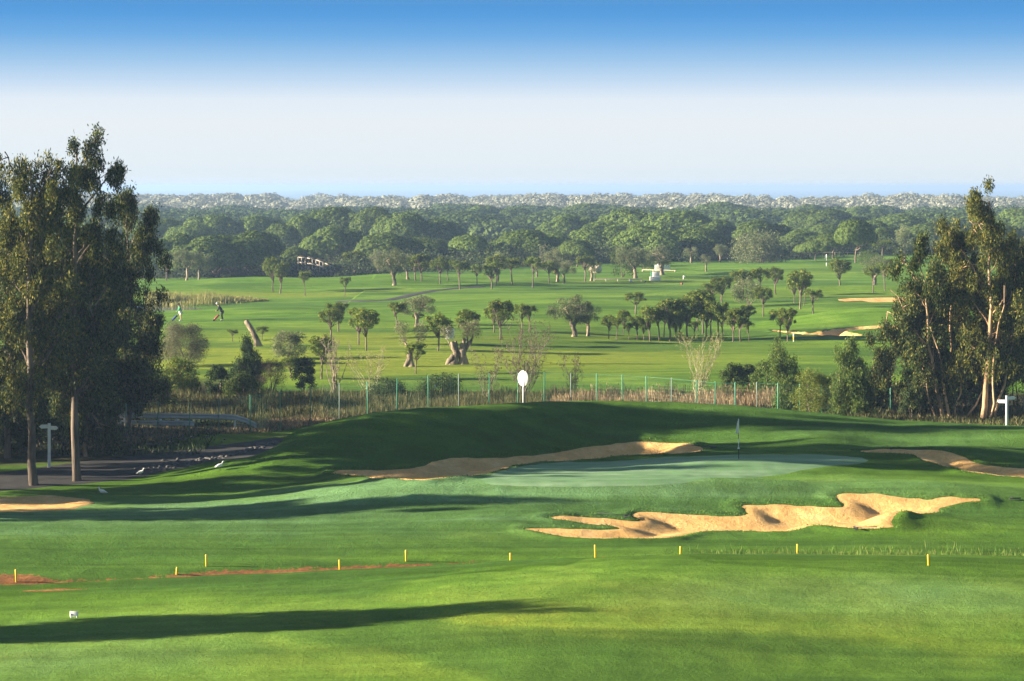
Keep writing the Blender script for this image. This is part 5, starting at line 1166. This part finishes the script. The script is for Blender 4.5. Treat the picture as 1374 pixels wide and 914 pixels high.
# ------------------------------------------------------------------ golfers
def skinned(name, verts, edges, radii, mat, parent, sub=2, mats=None):
    me = bpy.data.meshes.new(name); me.from_pydata(verts, edges, []); o = link(name, me, parent)
    o.modifiers.new('skin', 'SKIN'); sk = me.skin_vertices[0].data
    for i, r in enumerate(radii): sk[i].radius = (r, r) if not isinstance(r, tuple) else r
    sk[0].use_root = True
    s = o.modifiers.new('sub', 'SUBSURF'); s.levels = sub; s.render_levels = sub; me.materials.append(M[mat]); return o
def golfer(px, py, rz, label, top, bottom, cap, bendf, shorts, hh=1.74):
    g = ground_at(px, py); e = empty('person', g, rz); tag(e, label, 'person', 'golfers'); k = hh / 1.74
    b = bendf
    V_ = [(0, 0, .93), (.03 + b * .10, 0, 1.12), (b * .28, 0, 1.34), (b * .36, 0, 1.46), (b * .42, 0, 1.53), (b * .50, 0, 1.63), (b * .54, 0, 1.70),
          (0, .10, .88), (.05, .12, .50), (-.02, .13, .09), (.14, .14, .03), (0, -.10, .88), (.02, -.12, .50), (-.08, -.13, .09), (.08, -.14, .03),
          (b * .30, .19, 1.38), (b * .30 + .08, .26, 1.12), (b * .30 + .28, .16, .98), (b * .30 + .36, .12, .95), (b * .30, -.19, 1.38), (b * .30 + .08, -.25, 1.12), (b * .30 + .28, -.10, .98), (b * .30 + .36, -.04, .95)]
    E_ = [(0, 1), (1, 2), (2, 3), (3, 4), (4, 5), (5, 6), (0, 7), (7, 8), (8, 9), (9, 10), (0, 11), (11, 12), (12, 13), (13, 14), (2, 15), (15, 16), (16, 17), (17, 18), (2, 19), (19, 20), (20, 21), (21, 22)]
    r = [.15, .14, .17, .07, .06, .10, .085, .10, .062, .042, .035, .10, .062, .042, .035, .06, .045, .035, .03, .06, .045, .035, .03]
    body = skinned('body', V_, E_, r, 'skin', e)
    skinned('shirt', V_[0:4] + [V_[15], V_[16], V_[19], V_[20]] + [V_[17], V_[21]], [(0, 1), (1, 2), (2, 3), (2, 4), (4, 5), (2, 6), (6, 7), (5, 8), (7, 9)], [.165, .17, .20, .09, .085, .068, .085, .068, .05, .05], top, e)
    if shorts: skinned('shorts', [V_[0], V_[7], (.03, .115, .60), V_[11], (.02, -.115, .60)], [(0, 1), (1, 2), (0, 3), (3, 4)], [.17, .13, .105, .13, .105], bottom, e)
    else: skinned('trousers', [V_[0], V_[7], V_[8], (-.02, .13, .12), V_[11], V_[12], (-.08, -.13, .12)], [(0, 1), (1, 2), (2, 3), (0, 4), (4, 5), (5, 6)], [.17, .125, .09, .07, .125, .09, .07], bottom, e)
    hx, hz = b * .52, 1.68
    obj('cap' if cap == 'white' else 'hair', [tube([(hx - .01, 0, hz - .03), (hx, 0, hz + .03), (hx, 0, hz + .09), (hx, 0, hz + .13)], [.105, .112, .085, .02], 12)] + ([box(hx + .12, 0, hz + .02, .12, .14, .015)] if cap == 'white' else []), cap, e, True)
    for sy in (.13, -.13): obj('shoe', [box((.05 if sy > 0 else 0), sy, .045, .27, .10, .09)], 'white', e, bev=.03)
    e.scale = (k, k, k); return e
golfer(242.5, 430.5, R(200), 'golfer in a green top and white shorts leaning over a blue golf bag', 'greenshirt', 'white', 'hair', .45, True)
golfer(298, 430.2, R(190), 'golfer in black jumper and white cap bending over a red golf bag', 'navy', 'darkgrey', 'white', .95, False)
def trolley(px, py, rz, mat, label):
    g = ground_at(px, py); e = empty('golf_trolley', g, rz); e.scale = (.68, .68, .68); tag(e, label, 'golf trolley', 'golf trolleys')
    obj('bag', [tube([(.0, 0, .18), (.25, 0, .42), (.62, 0, .80), (.72, 0, .90)], [.12, .15, .15, .13], 12)], mat, e, True)
    obj('bag_opening', [tube([(.70, 0, .88), (.76, 0, .94)], [.14, .135], 12)], 'black', e, True)
    obj('frame', [tube([(-.1, 0, .08), (.9, 0, 1.0)], [.02, .02], 6), tube([(-.0, .3, .16), (.1, 0, .25), (0, -.3, .16)], [.016, .016, .016], 6), tube([(.3, 0, .4), (.62, 0, .05)], [.016, .016], 6)], 'galv', e, True)
    for sy in (-.3, .3):
        v, f = disc(.16, .04, 20); obj('wheel', [(v + np.array([0, sy, .16]), f)], 'black', e)
    for i in range(5):
        a = (i - 2) * .035; obj('golf_club', [tube([(.72, a, .90), (.98, a * 1.4, 1.2)], [.008, .008], 5), box(1.0, a * 1.4, 1.22, .09, .03, .05)], 'galv', e, True)
trolley(231, 431.5, R(5), 'blue', 'blue golf bag on a two wheeled trolley in front of the green topped golfer')
trolley(287, 431, R(5), 'red', 'red and black golf bag on a trolley in front of the bending golfer')

# ------------------------------------------------------------------ haze
v, f = box(0, 6600, (40 - 14) / 2, 18400, 15400, 54); me = mesh_np('haze', v, f)
m, nt, out = new_mat('haze_air'); vol = N(nt, 'ShaderNodeVolumePrincipled'); vol.inputs['Color'].default_value = (.38, .565, .88, 1); vol.inputs['Density'].default_value = .00024; vol.inputs['Anisotropy'].default_value = .2
nt.links.new(vol.outputs[0], out.inputs['Volume']); me.materials.append(m)
HAZE_TOP = 17.9; HAZE_BOT = -14.0
for vv in me.vertices: vv.co.z = HAZE_TOP if vv.co.z > 0 else HAZE_BOT
o = link('haze', me); tag(o, 'thin blue morning haze over the whole view', kind='stuff')

# ------------------------------------------------------------------ world, sun, camera
w = bpy.data.worlds.new('World'); scene.world = w; w.use_nodes = True; nt = w.node_tree; nt.nodes.clear()
out = nt.nodes.new('ShaderNodeOutputWorld'); bg = nt.nodes.new('ShaderNodeBackground'); nt.links.new(bg.outputs[0], out.inputs[0])
sky = N(nt, 'ShaderNodeTexSky', sky_type='NISHITA'); sky.sun_disc = False; sky.sun_elevation = SUN_EL
sd = Vector((-math.cos(SUN_AZ) * math.cos(SUN_EL), math.sin(SUN_AZ) * math.cos(SUN_EL), math.sin(SUN_EL)))
sky.sun_rotation = math.atan2(sd.x, sd.y); sky.altitude = 0; sky.air_density = 1; sky.dust_density = .6; sky.ozone_density = 1.5
tc = N(nt, 'ShaderNodeTexCoord'); sp = N(nt, 'ShaderNodeSeparateXYZ'); nt.links.new(tc.outputs['Generated'], sp.inputs[0])
SKY_STR = .10; SKY_HI = .30
# pale band above the horizon giving way to clear blue (elevation bands of the real sky)
def L3(r, g, b, k=1.0):
    def l(c):
        c /= 255; return (c / 12.92 if c <= .04045 else ((c + .055) / 1.055) ** 2.4) * k
    return (l(r), l(g), l(b))
EXPO = 2.15; kk = 1 / (2 ** EXPO) / SKY_STR
band = [(0.0, (228, 237, 242)), (.012, (230, 239, 244)), (.026, (234, 241, 245)), (.036, (226, 237, 247)), (.043, (198, 221, 243)), (.052, (160, 200, 236)), (.062, (115, 175, 229)), (.074, (76, 152, 221)), (.10, (60, 135, 208))]
mx = .12
rp = ramp(nt, [(a / mx, L3(*c, kk)) for a, c in band], mathn(nt, 'DIVIDE', sp.outputs[2], mx))
fac = N(nt, 'ShaderNodeMapRange'); fac.inputs[1].default_value = .07; fac.inputs[2].default_value = .14; nt.links.new(sp.outputs[2], fac.inputs[0])
sks = N(nt, 'ShaderNodeVectorMath', operation='SCALE'); nt.links.new(sky.outputs[0], sks.inputs[0]); sks.inputs['Scale'].default_value = SKY_HI
c = mixc(nt, fac.outputs[0], rp.outputs[0], sks.outputs[0])
nt.links.new(c, bg.inputs[0]); bg.inputs[1].default_value = SKY_STR
sun = bpy.data.lights.new('sun', 'SUN'); sun.energy = 4.9; sun.angle = R(.5); sun.color = (1, .86, .66)
so = bpy.data.objects.new('sun', sun); COL.objects.link(so); so.rotation_euler = (-sd).to_track_quat('-Z', 'Y').to_euler()
cam = bpy.data.cameras.new('camera'); co = bpy.data.objects.new('camera', cam); COL.objects.link(co); scene.camera = co
co.location = (0, 0, CAMZ); co.rotation_euler = (R(90), 0, 0); cam.sensor_width = 36; cam.lens = 36 * FPX / W0; cam.shift_y = -(H0 / 2 - HZ) / W0
cam.clip_start = .5; cam.clip_end = 30000
scene.view_settings.view_transform = 'Standard'; scene.view_settings.look = 'None'; scene.view_settings.gamma = 1; scene.view_settings.exposure = EXPO
try: scene.view_settings.use_curve_mapping = False
except Exception: pass
cy = scene.cycles; cy.volume_bounces = 0; cy.max_bounces = 5; cy.diffuse_bounces = 2; cy.glossy_bounces = 2; cy.transmission_bounces = 3; cy.transparent_max_bounces = 6
cy.use_denoising = True
